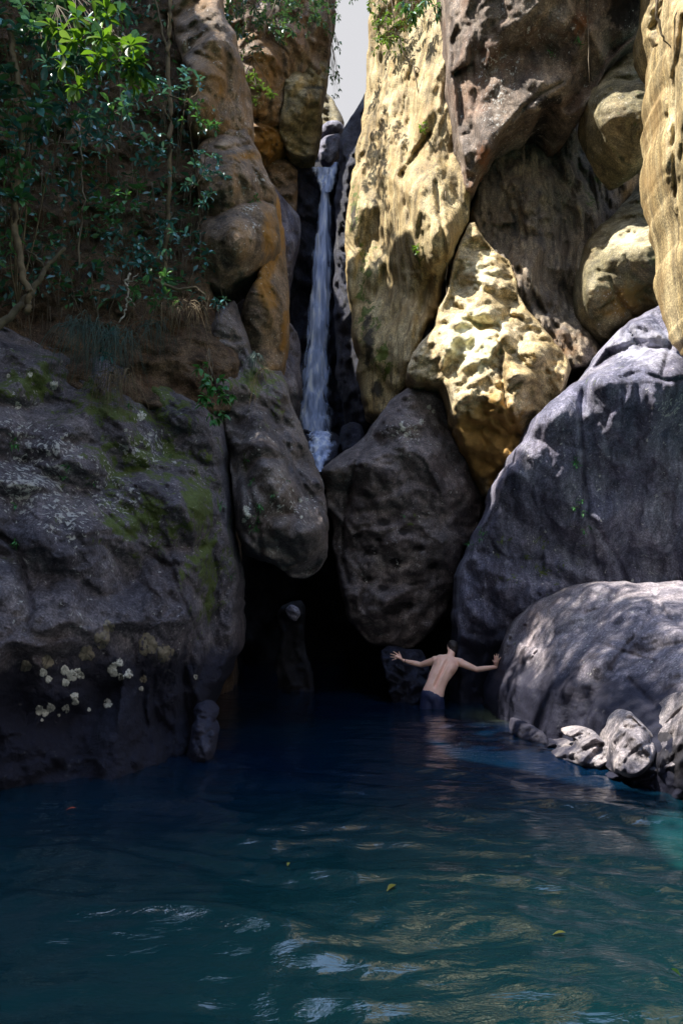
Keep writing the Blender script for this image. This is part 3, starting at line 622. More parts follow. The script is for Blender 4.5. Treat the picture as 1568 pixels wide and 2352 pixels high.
# ------------------------------------------------------------------ boulders in the middle and at the water
rock('boulder', [(734, 1082), (760, 1062), (790, 1042), (832, 1008), (860, 970), (900, 915), (940, 880), (982, 868), (1006, 872), (1030, 900), (1045, 950), (1062, 1020), (1098, 1085), (1112, 1128), (1106, 1175), (1080, 1230),
                  (1058, 1290), (1045, 1350), (1022, 1415), (1000, 1440), (968, 1482), (900, 1492), (850, 1480), (810, 1450), (788, 1400), (775, 1330), (762, 1230), (752, 1150)],
     [(734, 1082, 13.8), (832, 1008, 13.9), (940, 880, 14.2), (1010, 875, 14.2), (900, 960, 13.45), (1040, 950, 13.9), (840, 1060, 13.35), (980, 960, 13.3), (1100, 1120, 13.8), (950, 1120, 12.9), (850, 1150, 13.15), (1050, 1140, 13.2), (760, 1180, 13.9), (940, 1300, 13.15),
      (800, 1350, 13.8), (1030, 1380, 13.9), (900, 1480, 13.9), (860, 1400, 13.4)],
     M['centre'], R=0.5, rw=42, thick=1.6, seed=42, amp=(0.07, 0.05, 0.025), facet=0.17, fsize=0.8, jit=3, rbfc=18,
     cracks=[([(838, 1010), (812, 1080), (790, 1180), (786, 1290), (800, 1340)], 6, .14), ([(1010, 880), (1040, 960), (1060, 1060), (1100, 1120)], 6, .08), ([(800, 1180), (900, 1165), (1000, 1190), (1050, 1160)], 7, .05)],
     bumps=[(880, 1200, 24, 12, -.14), (930, 1220, 26, 11, -.12), (850, 1270, 26, 12, -.13), (910, 1290, 32, 12, -.16), (960, 1260, 20, 10, -.1), (880, 1350, 24, 14, -.13), (930, 1390, 40, 14, -.16), (845, 1330, 20, 10, -.12), (990, 1300, 20, 12, -.1), (820, 1230, 16, 12, -.1), (950, 1340, 20, 10, -.12), (870, 1240, 14, 8, -.1)],
     paint=[('dark', 880, 1200, 21, 10, .95), ('dark', 930, 1220, 23, 9, .95), ('dark', 850, 1270, 23, 10, .95), ('dark', 910, 1290, 28, 10, .95), ('dark', 960, 1260, 18, 8, .95), ('dark', 880, 1350, 21, 11, .95), ('dark', 930, 1390, 36, 11, .95), ('dark', 845, 1330, 18, 8, .95), ('dark', 990, 1300, 18, 10, .95), ('dark', 820, 1230, 14, 10, .95), ('dark', 950, 1340, 18, 8, .95), ('dark', 870, 1240, 12, 6, .95), ('dark', 900, 1400, 36, 16, .9), ('dark', 860, 1255, 40, 9, .5), ('dark', 910, 1300, 36, 10, .6), ('dark', 'line', [(815, 1060), (792, 1170), (786, 1300)], 8, .6), ('pale', 860, 960, 20, 60, .3), ('lichen', 930, 990, 60, 24, .8), ('moss', 960, 1250, 50, 20, .35), ('moss', 940, 1200, 60, 40, .2), ('pale', 920, 1450, 60, 26, .35), ('pale', 770, 1100, 24, 40, .4)],  # black stain and hollow shade painted in pits; lit top-left edge painted pale
     key='centre', label='large egg-shaped brown boulder wedged above the cave in the middle', cat='boulder')
rock('boulder', [(1146, 1530), (1158, 1470), (1184, 1430), (1215, 1398), (1262, 1368), (1330, 1346), (1400, 1336), (1470, 1338), (1568, 1336), (1700, 1350), (1850, 1500), (1850, 1980), (1600, 1900), (1500, 1850), (1400, 1810), (1300, 1760), (1210, 1715),
                  (1150, 1670), (1135, 1640), (1138, 1580)],
     [(1146, 1530, 12.1), (1184, 1430, 12.0), (1262, 1368, 11.6), (1400, 1336, 11.0), (1568, 1336, 10.4), (1700, 1380, 9.6), (1300, 1450, 10.6), (1450, 1420, 9.7), (1568, 1450, 8.9), (1250, 1560, 10.2), (1380, 1560, 9.1), (1500, 1600, 8.3),
      (1600, 1600, 7.7), (1150, 1640, 11.3), (1250, 1700, 9.8), (1400, 1740, 8.2), (1568, 1820, 7.0), (1800, 1900, 6.3), (1180, 1560, 11.0)],
     M['river'], R=0.35, rw=40, thick=1.6, seed=43, amp=(0.12, 0.03, 0.012), facet=0.09, fsize=1.0, jit=3, rbfc=18,
     cracks=[([(1425, 1350), (1400, 1380), (1370, 1400), (1340, 1410)], 5, .08), ([(1500, 1380), (1480, 1440), (1440, 1480), (1400, 1540)], 6, .10), ([(1380, 1480), (1440, 1500), (1500, 1520)], 5, .07), ([(1440, 1560), (1500, 1620)], 7, .08), ([(1500, 1360), (1530, 1420), (1568, 1440)], 6, .09)],
     bumps=[(1430, 1410, 60, 30, .12), (1400, 1500, 60, 50, .1)],
     paint=[('ochre', 1350, 1520, 60, 50, .3), ('pale', 1380, 1370, 120, 40, .4), ('dark', 'below', [(1130, 1560), (1250, 1585), (1330, 1610), (1420, 1600), (1568, 1690), (1700, 1700)], 12, 1.0)],
     key='q', label='large smooth grey boulder with dappled sun and a dark wet foot at right', cat='boulder')
rock('rock', [(1268, 1738), (1300, 1724), (1335, 1722), (1322, 1700), (1292, 1690), (1300, 1676), (1334, 1668), (1362, 1680), (1384, 1700), (1410, 1712), (1404, 1745), (1370, 1770), (1310, 1752)],
     [(1270, 1738, 8.6), (1335, 1670, 8.7), (1400, 1720, 8.1), (1340, 1730, 8.2), (1370, 1765, 8.1)], M['pale'], R=0.18, rw=22, thick=0.4, step=2.5, seed=44, facet=0.28, fsize=0.3, jit=1.5, amp=(0.05, 0.04, 0.015),
     key='r1', label='low pale forked rock reaching into the pool at the boulder foot', cat='rock')
rock('rock', [(1392, 1720), (1412, 1670), (1432, 1640), (1446, 1630), (1470, 1655), (1500, 1690), (1512, 1720), (1500, 1760), (1470, 1785), (1440, 1790), (1405, 1775)],
     [(1446, 1630, 8.1), (1395, 1730, 8.0), (1450, 1700, 7.55), (1510, 1720, 7.6), (1450, 1785, 7.4)], M['pale'], R=0.2, rw=26, thick=0.5, step=2.5, seed=45, facet=0.28, fsize=0.35, jit=1.5, amp=(0.05, 0.05, 0.015),
     cracks=[([(1425, 1760), (1460, 1720), (1510, 1695)], 5, .07)], key='r2', label='pale sunlit pyramid-shaped rock between the low rocks at right', cat='rock')
rock('rock', [(1496, 1740), (1505, 1690), (1525, 1650), (1550, 1625), (1580, 1600), (1660, 1580), (1700, 1700), (1700, 1870), (1600, 1840), (1540, 1805), (1500, 1785)],
     [(1500, 1740, 7.6), (1540, 1640, 7.6), (1600, 1600, 7.3), (1560, 1720, 7.05), (1600, 1830, 6.8), (1520, 1790, 7.2)], M['pale'], R=0.22, rw=28, thick=0.6, step=3, seed=46, facet=0.28, fsize=0.4, jit=1.5, amp=(0.06, 0.05, 0.015),
     paint=[('dark', 'below', [(1490, 1730), (1540, 1710), (1700, 1700)], 8, .8)],
     key='r3', label='pale rock with a dark foot at the right edge by the water', cat='rock')
rock('rock', [(1180, 1650), (1215, 1660), (1250, 1685), (1262, 1710), (1240, 1722), (1200, 1702), (1172, 1680)], [(1180, 1655, 10.3), (1260, 1710, 9.4), (1220, 1690, 9.7)], M['river'], R=0.2, rw=20, thick=0.4, step=3, seed=47,
     facet=0.15, fsize=0.3, jit=1.5, key='r4', label='small dark rock at the waterline left of the pale forked rock', cat='rock')
rock('rock_shelf', [(1150, 1655), (1190, 1668), (1240, 1682), (1275, 1705), (1320, 1706), (1370, 1700), (1400, 1690), (1430, 1700), (1490, 1680), (1530, 1660), (1570, 1625), (1720, 1600), (1720, 1960), (1600, 1870), (1500, 1822), (1420, 1800), (1330, 1778), (1270, 1758), (1200, 1722), (1160, 1690)],
     [(1150, 1665, 11.0), (1240, 1700, 9.7), (1330, 1730, 8.75), (1430, 1735, 8.15), (1420, 1790, 7.75), (1560, 1700, 7.7), (1560, 1830, 7.0), (1700, 1800, 6.6), (1300, 1765, 8.4)],
     M['pale'], R=0.2, rw=22, thick=0.6, step=3, seed=52, amp=(0.08, 0.06, 0.02), facet=0.3, fsize=0.4, jit=3,
     paint=[('dark', 'below', [(1150, 1600), (1260, 1690), (1330, 1748), (1430, 1775), (1500, 1770), (1600, 1780), (1720, 1780)], 10, 1.0)], key='shelf', label='dark jagged rock shelf along the waterline at the foot of the large grey boulder', cat='rock')
rock('rock', [(425, 1760), (430, 1710), (442, 1660), (456, 1626), (474, 1618), (498, 1640), (492, 1690), (484, 1745), (470, 1775)], [(430, 1740, 8.7), (456, 1626, 9.0), (498, 1650, 9.0), (470, 1700, 8.55)], M['slab'], R=0.25, rw=25, thick=0.5, step=3, seed=48,
     facet=0.25, fsize=0.25, jit=3, key='s5', label='narrow bluish rock standing in the water at the left side of the cave', cat='rock')
rock('rock', [(874, 1500), (900, 1488), (940, 1485), (975, 1490), (982, 1540), (975, 1590), (960, 1625), (910, 1625), (890, 1580)], [(874, 1500, 13.1), (975, 1490, 13.4), (930, 1560, 12.95), (930, 1620, 12.9)], M['wetshade'], R=0.3, rw=25, thick=0.8, step=3, seed=49,
     facet=0.3, fsize=0.3, jit=3, paint=[('pale', 920, 1570, 26, 20, .5), ('pale', 895, 1505, 12, 20, .4)], key='s6', label='dark blue wet rock behind the man under the egg-shaped boulder', cat='rock')
rock('rock', [(655, 1400), (668, 1388), (684, 1396), (690, 1412), (678, 1428), (662, 1418)], [(655, 1400, 13.7), (690, 1412, 13.7), (672, 1425, 13.7)], M['slab'], R=0.12, rw=12, thick=0.9, step=2.5, seed=50,
     facet=0.15, fsize=0.2, jit=1, key='s7', label='small bluish stone glimpsed inside the black cave', cat='rock')
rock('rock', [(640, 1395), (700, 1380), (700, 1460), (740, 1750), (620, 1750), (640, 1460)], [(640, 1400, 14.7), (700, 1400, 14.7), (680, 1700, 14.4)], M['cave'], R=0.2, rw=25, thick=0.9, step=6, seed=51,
     facet=0.25, fsize=0.4, jit=3, key='s8', label='rock stub painted black for the cave shade, under the small bluish stone', cat='rock')
# ------------------------------------------------------------------ water of the pool
def water_mat():
    m, t, b = new_mat('pool_water')
    geo = t.nodes.new('ShaderNodeNewGeometry'); pos = geo.outputs['Position']
    n = noise_node(t, pos, 0.35, 3, 0.5)
    col = ramp(t, n, [(0.35, (0.0008, 0.006, 0.022)), (0.65, (0.001, 0.014, 0.028))])
    at = t.nodes.new('ShaderNodeAttribute'); at.attribute_name = 'shoal_glow'
    col = mixc(t, at.outputs['Fac'], col, (0.012, 0.075, 0.062))  # sediment tint and sunlit glow painted into the water colour
    at2 = t.nodes.new('ShaderNodeAttribute'); at2.attribute_name = 'lit_sand'
    col = mixc(t, at2.outputs['Fac'], col, (0.09, 0.10, 0.045))  # sandy, lit greenish patch painted right of the man
    t.links.new(col, b.inputs['Base Color'])
    b.inputs['Roughness'].default_value = 0.02
    b.inputs['IOR'].default_value = 1.5
    b.inputs['Specular IOR Level'].default_value = 1.0
    r1 = noise_node(t, pos, 9, 4, 0.55, 0.6, (0.55, 1.25, 1))
    r2 = noise_node(t, pos, 30, 2, 0.5, 0.3, (0.6, 1.2, 1))
    h = math_(t, 'ADD', math_(t, 'MULTIPLY', r1, 1.0), math_(t, 'MULTIPLY', r2, 0.12))
    bp = t.nodes.new('ShaderNodeBump'); bp.inputs['Strength'].default_value = 0.45; bp.inputs['Distance'].default_value = 0.02
    t.links.new(h, bp.inputs['Height']); t.links.new(bp.outputs[0], b.inputs['Normal'])
    return m

def grid_sheet(xs, ys, zf):
    gx, gy = np.meshgrid(xs, ys)
    V = np.stack([gx.ravel(), gy.ravel(), zf(gx.ravel(), gy.ravel())], 1)
    nx, ny = len(xs), len(ys)
    idx = np.arange(nx * ny).reshape(ny, nx)
    F = np.stack([idx[:-1, :-1], idx[:-1, 1:], idx[1:, 1:], idx[1:, :-1]], -1).reshape(-1, 4)
    return V, F

def wave(x, y):
    rs = np.random.RandomState(5)
    z = 0 * x
    p = np.stack([x, y, 0 * x], 1)
    wx = x + 0.35 * perlin(p * 0.8); wy = y + 0.35 * perlin(p * 0.8 + 40)
    for k in range(14):
        lam = 0.22 * 1.19 ** k
        a = rs.normal(math.pi / 2, 0.55)
        kx, ky = math.cos(a), math.sin(a)
        z = z + 0.0068 * lam * (0.75 if lam > .6 else 1) * np.sin(2 * math.pi / lam * (kx * wx + ky * wy) + rs.rand() * 7)
    env = 0.35 + 1.3 * smooth(11.0, 3.0, y) * 1.0 + 0.25 * smooth(-0.2, 0.3, perlin(p * 0.5 + 9))
    return z * env
xs = np.concatenate([np.linspace(-60, -7, 20)[:-1], np.arange(-7, 7.01, 0.035), np.linspace(7, 60, 20)[1:]])
ys = np.concatenate([np.linspace(-60, -3, 20)[:-1], np.linspace(-3, 2.2, 30)[:-1], np.arange(2.2, 15, 0.028), np.linspace(15, 24, 6)[1:]])
V, F = grid_sheet(xs, ys, wave)
pool = mesh_obj('pool_water', V, F, water_mat(), origin=(0, 0, 0))
tag(pool, kind='structure')
def blob(x, y, cx, cy, rx, ry): return np.exp(-((x - cx) / rx) ** 2 - ((y - cy) / ry) ** 2)
for nm, val in (('shoal_glow', smooth(8.0, 3.2, V[:, 1]) * (0.35 + 0.65 * smooth(-1.5, 1.6, V[:, 0]))), ('lit_sand', 0.8 * blob(V[:, 0], V[:, 1], 2.25, 11.6, 0.45, 0.55))):
    a_ = pool.data.attributes.new(nm, 'FLOAT', 'POINT'); a_.data.foreach_set('value', val.astype(np.float32))

V, F = grid_sheet(np.linspace(-900, 900, 61), np.linspace(-900, 900, 61), lambda x, y: -0.9 + 0 * x)
tag(mesh_obj('ground', V, F, M['earth'], origin=(0, 0, -0.9)), kind='structure')

# ------------------------------------------------------------------ waterfall
def fall_mat():
    m, t, b = new_mat('falling_water')
    tcn = t.nodes.new('ShaderNodeTexCoord')
    n = noise_node(t, tcn.outputs['Object'], 6, 3, 0.5, 0.2, (2.2, 2.2, 0.10))
    a = t.nodes.new('ShaderNodeAttribute'); a.attribute_name = 'veil'
    s_ = math_(t, 'ADD', math_(t, 'MULTIPLY', a.outputs['Fac'], 1.0), math_(t, 'MULTIPLY', math_(t, 'SUBTRACT', n, 0.5), 1.3))
    al = ramp(t, s_, [(0.10, (0, 0, 0)), (0.75, (1, 1, 1))])
    t.links.new(al, b.inputs['Alpha'])
    n_ = noise_node(t, tcn.outputs['Object'], 4, 4, 0.5, 0.2, (2.6, 2.6, 0.22))
    t.links.new(ramp(t, n_, [(0.32, (0.22, 0.29, 0.50)), (0.5, (0.42, 0.52, 0.80)), (0.68, (0.85, 0.90, 1.0))]), b.inputs['Base Color'])
    b.inputs['Roughness'].default_value = 0.6
    return m
FM = fall_mat()
fall = empty('waterfall', WV(725, 1070, 15))
tag(fall, 'tall thin bluish-white waterfall dropping down the dark slot', 'waterfall')
def sheet(name, spine, nseg=110, ncr=22, seed=0, bulge=0.12):
    """spine: (px, py, half width px, depth)"""
    S = np.array(spine, float); tt = np.linspace(0, len(S) - 1, nseg)
    cols = [np.interp(tt, np.arange(len(S)), S[:, k]) for k in range(4)]
    V, val = [], []
    for i in range(nseg):
        for j in range(ncr):
            u = -1 + 2 * j / (ncr - 1)
            x = cols[0][i] + u * cols[2][i] * (1.45 + 0.12 * math.sin(i * .37 + seed) + 0.08 * math.sin(i * 1.1))
            dep = cols[3][i] - bulge * (1 - u * u)
            V.append((x, cols[1][i], dep)); val.append((1 - u * u) ** 1.3 * 0.95)
    V = np.array(V)
    P = W(V[:, 0], V[:, 1], V[:, 2])
    P[:, 1] += 0.05 * fbm(P * np.array([9, 9, 1.2]) + seed, 3)
    idx = np.arange(nseg * ncr).reshape(nseg, ncr)
    Fq = np.stack([idx[:-1, :-1], idx[1:, :-1], idx[1:, 1:], idx[:-1, 1:]], -1).reshape(-1, 4)
    o = mesh_obj(name, P, Fq, FM, fall)
    a_ = o.data.attributes.new('veil', 'FLOAT', 'POINT'); a_.data.foreach_set('value', np.array(val, dtype=np.float32))
    return o
sheet('water_curtain', [(742, 384, 22, 19.30), (744, 398, 19, 19.25), (746, 420, 13, 19.10), (747, 450, 9, 19.00), (745, 500, 13, 18.95), (741, 560, 15, 18.90), (738, 640, 18, 18.80), (733, 720, 20, 18.70), (728, 800, 22, 18.60), (724, 880, 26, 18.45), (721, 940, 28, 18.30), (720, 992, 30, 18.15)], seed=1)
sheet('side_stream', [(772, 372, 5, 19.15), (766, 388, 8, 19.10), (758, 410, 10, 19.00), (751, 440, 10, 18.90)], 40, 12, seed=9)
sheet('lower_cascade', [(736, 990, 18, 16.5), (738, 1004, 22, 16.3), (737, 1022, 24, 16.1), (736, 1045, 19, 15.95), (733, 1066, 12, 15.8), (731, 1084, 8, 15.7)], 60, 24, seed=12)
# ------------------------------------------------------------------ unseen ridges added on the left to keep sun off pool, bank and waterfall
def ridge(name, path, mat, kind='structure', seed=0, step=0.3):
    """a long body of added cliff: path of (x, y, height, half width)"""
    Pth = np.array(path, float)
    n = 70; tt = np.linspace(0, len(Pth) - 1, n); K = np.arange(len(Pth))
    cx, cy, hh, hw = [np.interp(tt, K, Pth[:, k]) for k in range(4)]
    tx, ty = np.gradient(cx), np.gradient(cy); L = np.hypot(tx, ty); nx_, ny_ = -ty / L, tx / L
    prof = [(-1.0, -0.15), (-0.97, 0.1), (-0.93, 0.3), (-0.9, 0.5), (-0.86, 0.7), (-0.8, 0.85), (-0.65, 0.95), (-0.4, 1.0), (0, 1.02), (0.4, 1.0), (0.7, 0.9), (0.85, 0.7), (0.95, 0.3), (1.0, -0.15)]
    prof = np.array(prof); pp = np.linspace(0, len(prof) - 1, 48); pu = np.interp(pp, np.arange(len(prof)), prof[:, 0]); pz = np.interp(pp, np.arange(len(prof)), prof[:, 1])
    V = np.array([(cx[i] + nx_[i] * hw[i] * u, cy[i] + ny_[i] * hw[i] * u, hh[i] * z) for i in range(n) for u, z in zip(pu, pz)])
    d = 0.6 * fbm(V * 0.35 + seed, 3) + 0.5 * facets(V * 0.7, 0.06)
    V[:, 0] += d * 0.7; V[:, 2] += d * 0.5
    m_ = len(pu); idx = np.arange(n * m_).reshape(n, m_)
    F = np.stack([idx[:-1, :-1], idx[:-1, 1:], idx[1:, 1:], idx[1:, :-1]], -1).reshape(-1, 4)
    caps = [list(idx[0]), list(idx[-1][::-1])]
    return tag(mesh_obj(name, V, [tuple(f) for f in F.tolist()] + caps, mat, origin=(0, 0, 0)), kind=kind)
ridge('sun_blocking_ridge', [(-8.8, -14, 15, 3.4), (-8.8, -6, 15.5, 3.6), (-8.6, 1, 15.5, 3.6), (-8.6, 5.6, 15.5, 3.6), (-8.6, 7.2, 13.4, 3.6), (-8.8, 9.2, 13.6, 3.8), (-8.8, 10.2, 18.5, 3.8), (-9, 12.1, 19.5, 3.9)], M['wedge'], seed=3)
ridge('sun_blocking_ridge', [(-5.6, 14.7, 13, 3.0), (-5.6, 15.9, 13.5, 3.0), (-5.6, 16.7, 15.5, 3.0), (-5.6, 20, 16, 3.2), (-5.4, 26, 17, 3.4)], M['wedge'], seed=8)
# ------------------------------------------------------------------ the man in the water
def capsule_bm(bm, a, b, ra, rb, seg=14, flat=None):
    a, b = Vector(a), Vector(b)
    d = b - a; L = max(d.length, 1e-5)
    q = d.to_track_quat('Z', 'Y')
    rings = []
    prof = []
    for k in range(5):
        t = -math.pi / 2 + k * math.pi / 8
        prof.append((math.sin(t) * ra, math.cos(t) * ra))
    prof += [(L * k / 4, ra + (rb - ra) * k / 4) for k in range(0, 5)]
    for k in range(1, 5):
        t = k * math.pi / 8
        prof.append((L + math.sin(t) * rb, math.cos(t) * rb))
    for z, r in prof:
        r = max(r, 1e-4)
        ring = []
        for s_ in range(seg):
            an = 2 * math.pi * s_ / seg
            v = Vector((math.cos(an) * r, math.sin(an) * r, z))
            if flat: v.x *= flat[0]; v.y *= flat[1]
            ring.append(bm.verts.new(a + q @ v))
        rings.append(ring)
    for r0, r1 in zip(rings[:-1], rings[1:]):
        for s_ in range(seg):
            bm.faces.new((r0[s_], r0[(s_ + 1) % seg], r1[(s_ + 1) % seg], r1[s_]))
    bm.faces.new(rings[0][::-1]); bm.faces.new(rings[-1])

def ellipsoid_bm(bm, c, axes, rot=None, seg=20):
    R_ = rot.to_matrix().to_4x4() if rot is not None else Matrix.Identity(4)
    m = Matrix.Translation(Vector(c)) @ R_ @ Matrix.Diagonal((*axes, 1))
    bmesh.ops.create_uvsphere(bm, u_segments=seg, v_segments=seg // 2 + 2, radius=1.0, matrix=m)

def remeshed(name, bm, voxel, smooth_it, mat, parent, sculpt=None):
    me = bpy.data.meshes.new(name); bm.to_mesh(me); bm.free()
    o = bpy.data.objects.new(name, me); C.objects.link(o)
    md = o.modifiers.new('r', 'REMESH'); md.mode = 'VOXEL'; md.voxel_size = voxel; md.use_smooth_shade = True
    sm = o.modifiers.new('s', 'SMOOTH'); sm.factor = 0.5; sm.iterations = smooth_it
    dg = bpy.context.evaluated_depsgraph_get()
    m2 = bpy.data.meshes.new_from_object(o.evaluated_get(dg))
    o.modifiers.clear(); o.data = m2; bpy.data.meshes.remove(me)
    n = len(m2.vertices); co = np.zeros(n * 3); m2.vertices.foreach_get('co', co); co = co.reshape(-1, 3)
    if sculpt is not None: co = sculpt(co)
    co = co - np.array(parent.location)
    m2.vertices.foreach_set('co', co.ravel()); m2.update()
    m2.polygons.foreach_set('use_smooth', np.ones(len(m2.polygons), dtype=bool))
    m2.materials.clear(); m2.materials.append(mat)
    m2.name = name
    o.parent = parent
    return o

def skin_mat():
    m, t, b = new_mat('skin')
    tcn = t.nodes.new('ShaderNodeTexCoord')
    n = noise_node(t, tcn.outputs['Object'], 9, 4, 0.6)
    col = ramp(t, n, [(0.3, (0.84, 0.49, 0.36)), (0.7, (0.94, 0.60, 0.47))])
    t.links.new(col, b.inputs['Base Color'])
    b.inputs['Roughness'].default_value = 0.5
    b.inputs['Subsurface Weight'].default_value = 0.15
    b.inputs['Subsurface Radius'].default_value = (0.03, 0.012, 0.006)
    b.inputs['Subsurface Scale'].default_value = 0.5
    return m
def plain_mat(name, c0, c1, rough=0.8, scale=20, bump=0.0):
    m, t, b = new_mat(name)
    tcn = t.nodes.new('ShaderNodeTexCoord')
    n = noise_node(t, tcn.outputs['Object'], scale, 5, 0.6)
    t.links.new(ramp(t, n, [(0.3, c0), (0.7, c1)]), b.inputs['Base Color'])
    b.inputs['Roughness'].default_value = rough
    if bump:
        bp = t.nodes.new('ShaderNodeBump'); bp.inputs['Strength'].default_value = bump; bp.inputs['Distance'].default_value = 0.01
        t.links.new(n, bp.inputs['Height']); t.links.new(bp.outputs[0], b.inputs['Normal'])
    return m
SK = skin_mat()
man = empty('person', (1.5, 12.45, -0.9))
tag(man, 'shirtless man seen from behind, waist-deep in navy shorts, both arms stretched out', 'person')
J = lambda x, y, d: WV(x, y, d)
bm = bmesh.new()
pelvis = J(992, 1600, 12.42); waist = J(999, 1578, 12.45); mid = J(1007, 1556, 12.50); chest = J(1019, 1535, 12.58); upper = J(1027, 1519, 12.66)
neckb = J(1034, 1507, 12.72); neckt = J(1037, 1496, 12.76); headc = J(1038, 1489, 12.79)
shL = J(1000, 1517, 12.66); shR = J(1056, 1522, 12.64)
elL = J(966, 1527, 12.80); wrL = J(927, 1517.5, 12.92)
elR = J(1094, 1538, 12.52); wrR = J(1138.5, 1532, 12.42)
axis = (upper - waist).normalized()
side = (shR - shL).normalized(); side = (side - axis * side.dot(axis)).normalized()
back = side.cross(axis).normalized()       # towards the camera or away
if back.y > 0: back = -back
rotm = Matrix((side, -back, axis)).transposed().to_quaternion()
prof_ = [(pelvis, 0.172, 0.125), (pelvis.lerp(waist, 0.55), 0.166, 0.118), (waist, 0.155, 0.108), (waist.lerp(mid, 0.5), 0.152, 0.104), (mid, 0.158, 0.106), (mid.lerp(chest, 0.5), 0.170, 0.112), (chest, 0.182, 0.116), (chest.lerp(upper, 0.5), 0.190, 0.114), (upper, 0.188, 0.100)]
for (c0, a0, b0), (c1, a1, b1) in zip(prof_[:-1], prof_[1:]):
    for k in range(3):
        t_ = k / 3
        ellipsoid_bm(bm, c0.lerp(c1, t_), (a0 + (a1 - a0) * t_, b0 + (b1 - b0) * t_, 0.075), rotm)
ellipsoid_bm(bm, upper + axis * 0.0, (0.186, 0.098, 0.075), rotm)
capsule_bm(bm, neckb - axis * 0.03, neckt, 0.064, 0.058)
for s_, sh in ((-1, shL), (1, shR)):
    ellipsoid_bm(bm, sh, (0.075, 0.068, 0.07), rotm)
    capsule_bm(bm, upper + axis * 0.05 + side * s_ * 0.04, sh + axis * 0.02, 0.056, 0.052)
    ellipsoid_bm(bm, chest + side * s_ * 0.10 + back * 0.045 + axis * 0.02, (0.07, 0.06, 0.10), rotm)
for sh, el, wr in ((shL, elL, wrL), (shR, elR, wrR)):
    m_ = sh.lerp(el, 0.45)
    capsule_bm(bm, sh, m_, 0.062, 0.057); capsule_bm(bm, m_, el, 0.057, 0.043)
    f_ = el.lerp(wr, 0.3)
    capsule_bm(bm, el, f_, 0.043, 0.045); capsule_bm(bm, f_, wr, 0.045, 0.028)
# legs down to the pool bed
for s_ in (-1, 1):
    hip = pelvis + side * s_ * 0.08; hip.z -= 0.03
    knee = Vector((hip.x + s_ * 0.05, hip.y + 0.05, -0.38)); ank = Vector((hip.x + s_ * 0.07, hip.y - 0.05, -0.82))
    capsule_bm(bm, hip, knee, 0.085, 0.058); capsule_bm(bm, knee, ank, 0.056, 0.038); capsule_bm(bm, ank, ank + Vector((0, 0.17, -0.04)), 0.042, 0.035)
# hands
def hand(wr, palm, tips, thumb, n_):
    k0 = wr.lerp(palm, 0.0); k1 = palm
    capsule_bm(bm, wr, palm, 0.028, 0.036, flat=(1, 0.62)); capsule_bm(bm, palm, palm.lerp(tips[1], 0.25), 0.038, 0.034, flat=(1, 0.6))
    ax = (palm - wr).normalized(); sd = ax.cross(n_).normalized()
    mid_t = (tips[0] + tips[-1]) / 2
    for i, tp in enumerate(tips):
        o_ = (i - (len(tips) - 1) / 2)
        sgn = 1 if (tips[0] - mid_t).dot(sd) * (0 - 1.5) > 0 else -1
        base = palm + ax * 0.025 + sd * o_ * 0.020 * sgn
        kn = base.lerp(tp, 0.45) + n_ * 0.008
        capsule_bm(bm, base, kn, 0.0115, 0.0105, 8); capsule_bm(bm, kn, tp, 0.0105, 0.0085, 8)
    tb = wr.lerp(palm, 0.45); tm = tb.lerp(thumb, 0.55) - ax * 0.002
    capsule_bm(bm, tb, tm, 0.016, 0.013, 8); capsule_bm(bm, tm, thumb, 0.013, 0.010, 8)
nL = Vector((0, -1, 0.15)).normalized()
hand(wrL, J(916.5, 1510.5, 12.93), [J(903, 1496.5, 12.96), J(896.5, 1502, 12.97), J(896, 1509, 12.97), J(900, 1516, 12.96)], J(915.5, 1497.5, 12.93), nL)
hand(wrR, J(1139.5, 1520, 12.40), [J(1134.5, 1504.5, 12.38), J(1139.5, 1501.5, 12.38), J(1144, 1503, 12.37), J(1149, 1509.5, 12.36)], J(1130.5, 1516.5, 12.38), Vector((-0.35, -0.93, 0)).normalized())
# head with jaw, nose and ears; turned a little to the left
look = Vector((-0.45, 0.86, -0.15)).normalized()
hs = look.cross(Vector((0, 0, 1))).normalized(); hu = hs.cross(look).normalized()
hrot = Matrix((hs, look, hu)).transposed().to_quaternion()
ellipsoid_bm(bm, headc + hu * 0.025, (0.074, 0.092, 0.098), hrot)
ellipsoid_bm(bm, headc + look * 0.035 - hu * 0.055, (0.055, 0.062, 0.058), hrot)
ellipsoid_bm(bm, headc + look * 0.098 - hu * 0.01, (0.013, 0.018, 0.026), hrot)
ellipsoid_bm(bm, headc + look * 0.088 - hu * 0.055, (0.026, 0.013, 0.012), hrot)
for s_ in (-1, 1):
    ellipsoid_bm(bm, headc + hs * s_ * 0.078 - hu * 0.005, (0.011, 0.02, 0.032), hrot)
    ellipsoid_bm(bm, headc + look * 0.082 + hs * s_ * 0.032 + hu * 0.008, (0.014, 0.012, 0.009), hrot)
def sculpt(co):
    A = np.array(waist) - np.array(axis) * 0.05; ax_ = np.array(axis); sd_ = np.array(side); bk = np.array(back)
    r = co - A
    h = r @ ax_; s_ = r @ sd_; b_ = r @ bk
    m = smooth(-0.02, 0.05, b_) * smooth(-0.04, 0.06, h) * smooth(0.56, 0.44, h)
    g = -0.032 * np.exp(-(s_ / 0.022) ** 2) * m
    g += 0.009 * (np.exp(-((np.abs(s_) - 0.045) / 0.022) ** 2)) * m * smooth(0.42, 0.2, h)
    g += 0.020 * np.exp(-((np.abs(s_) - 0.105) / 0.035) ** 2 - ((h - 0.36) / 0.07) ** 2) * m
    g -= 0.006 * np.exp(-((np.abs(s_) - 0.07) / 0.02) ** 2 - ((h - 0.33) / 0.08) ** 2) * m
    return co + bk * g[:, None]
remeshed('body', bm, 0.0062, 5, SK, man, sculpt)
bm = bmesh.new()
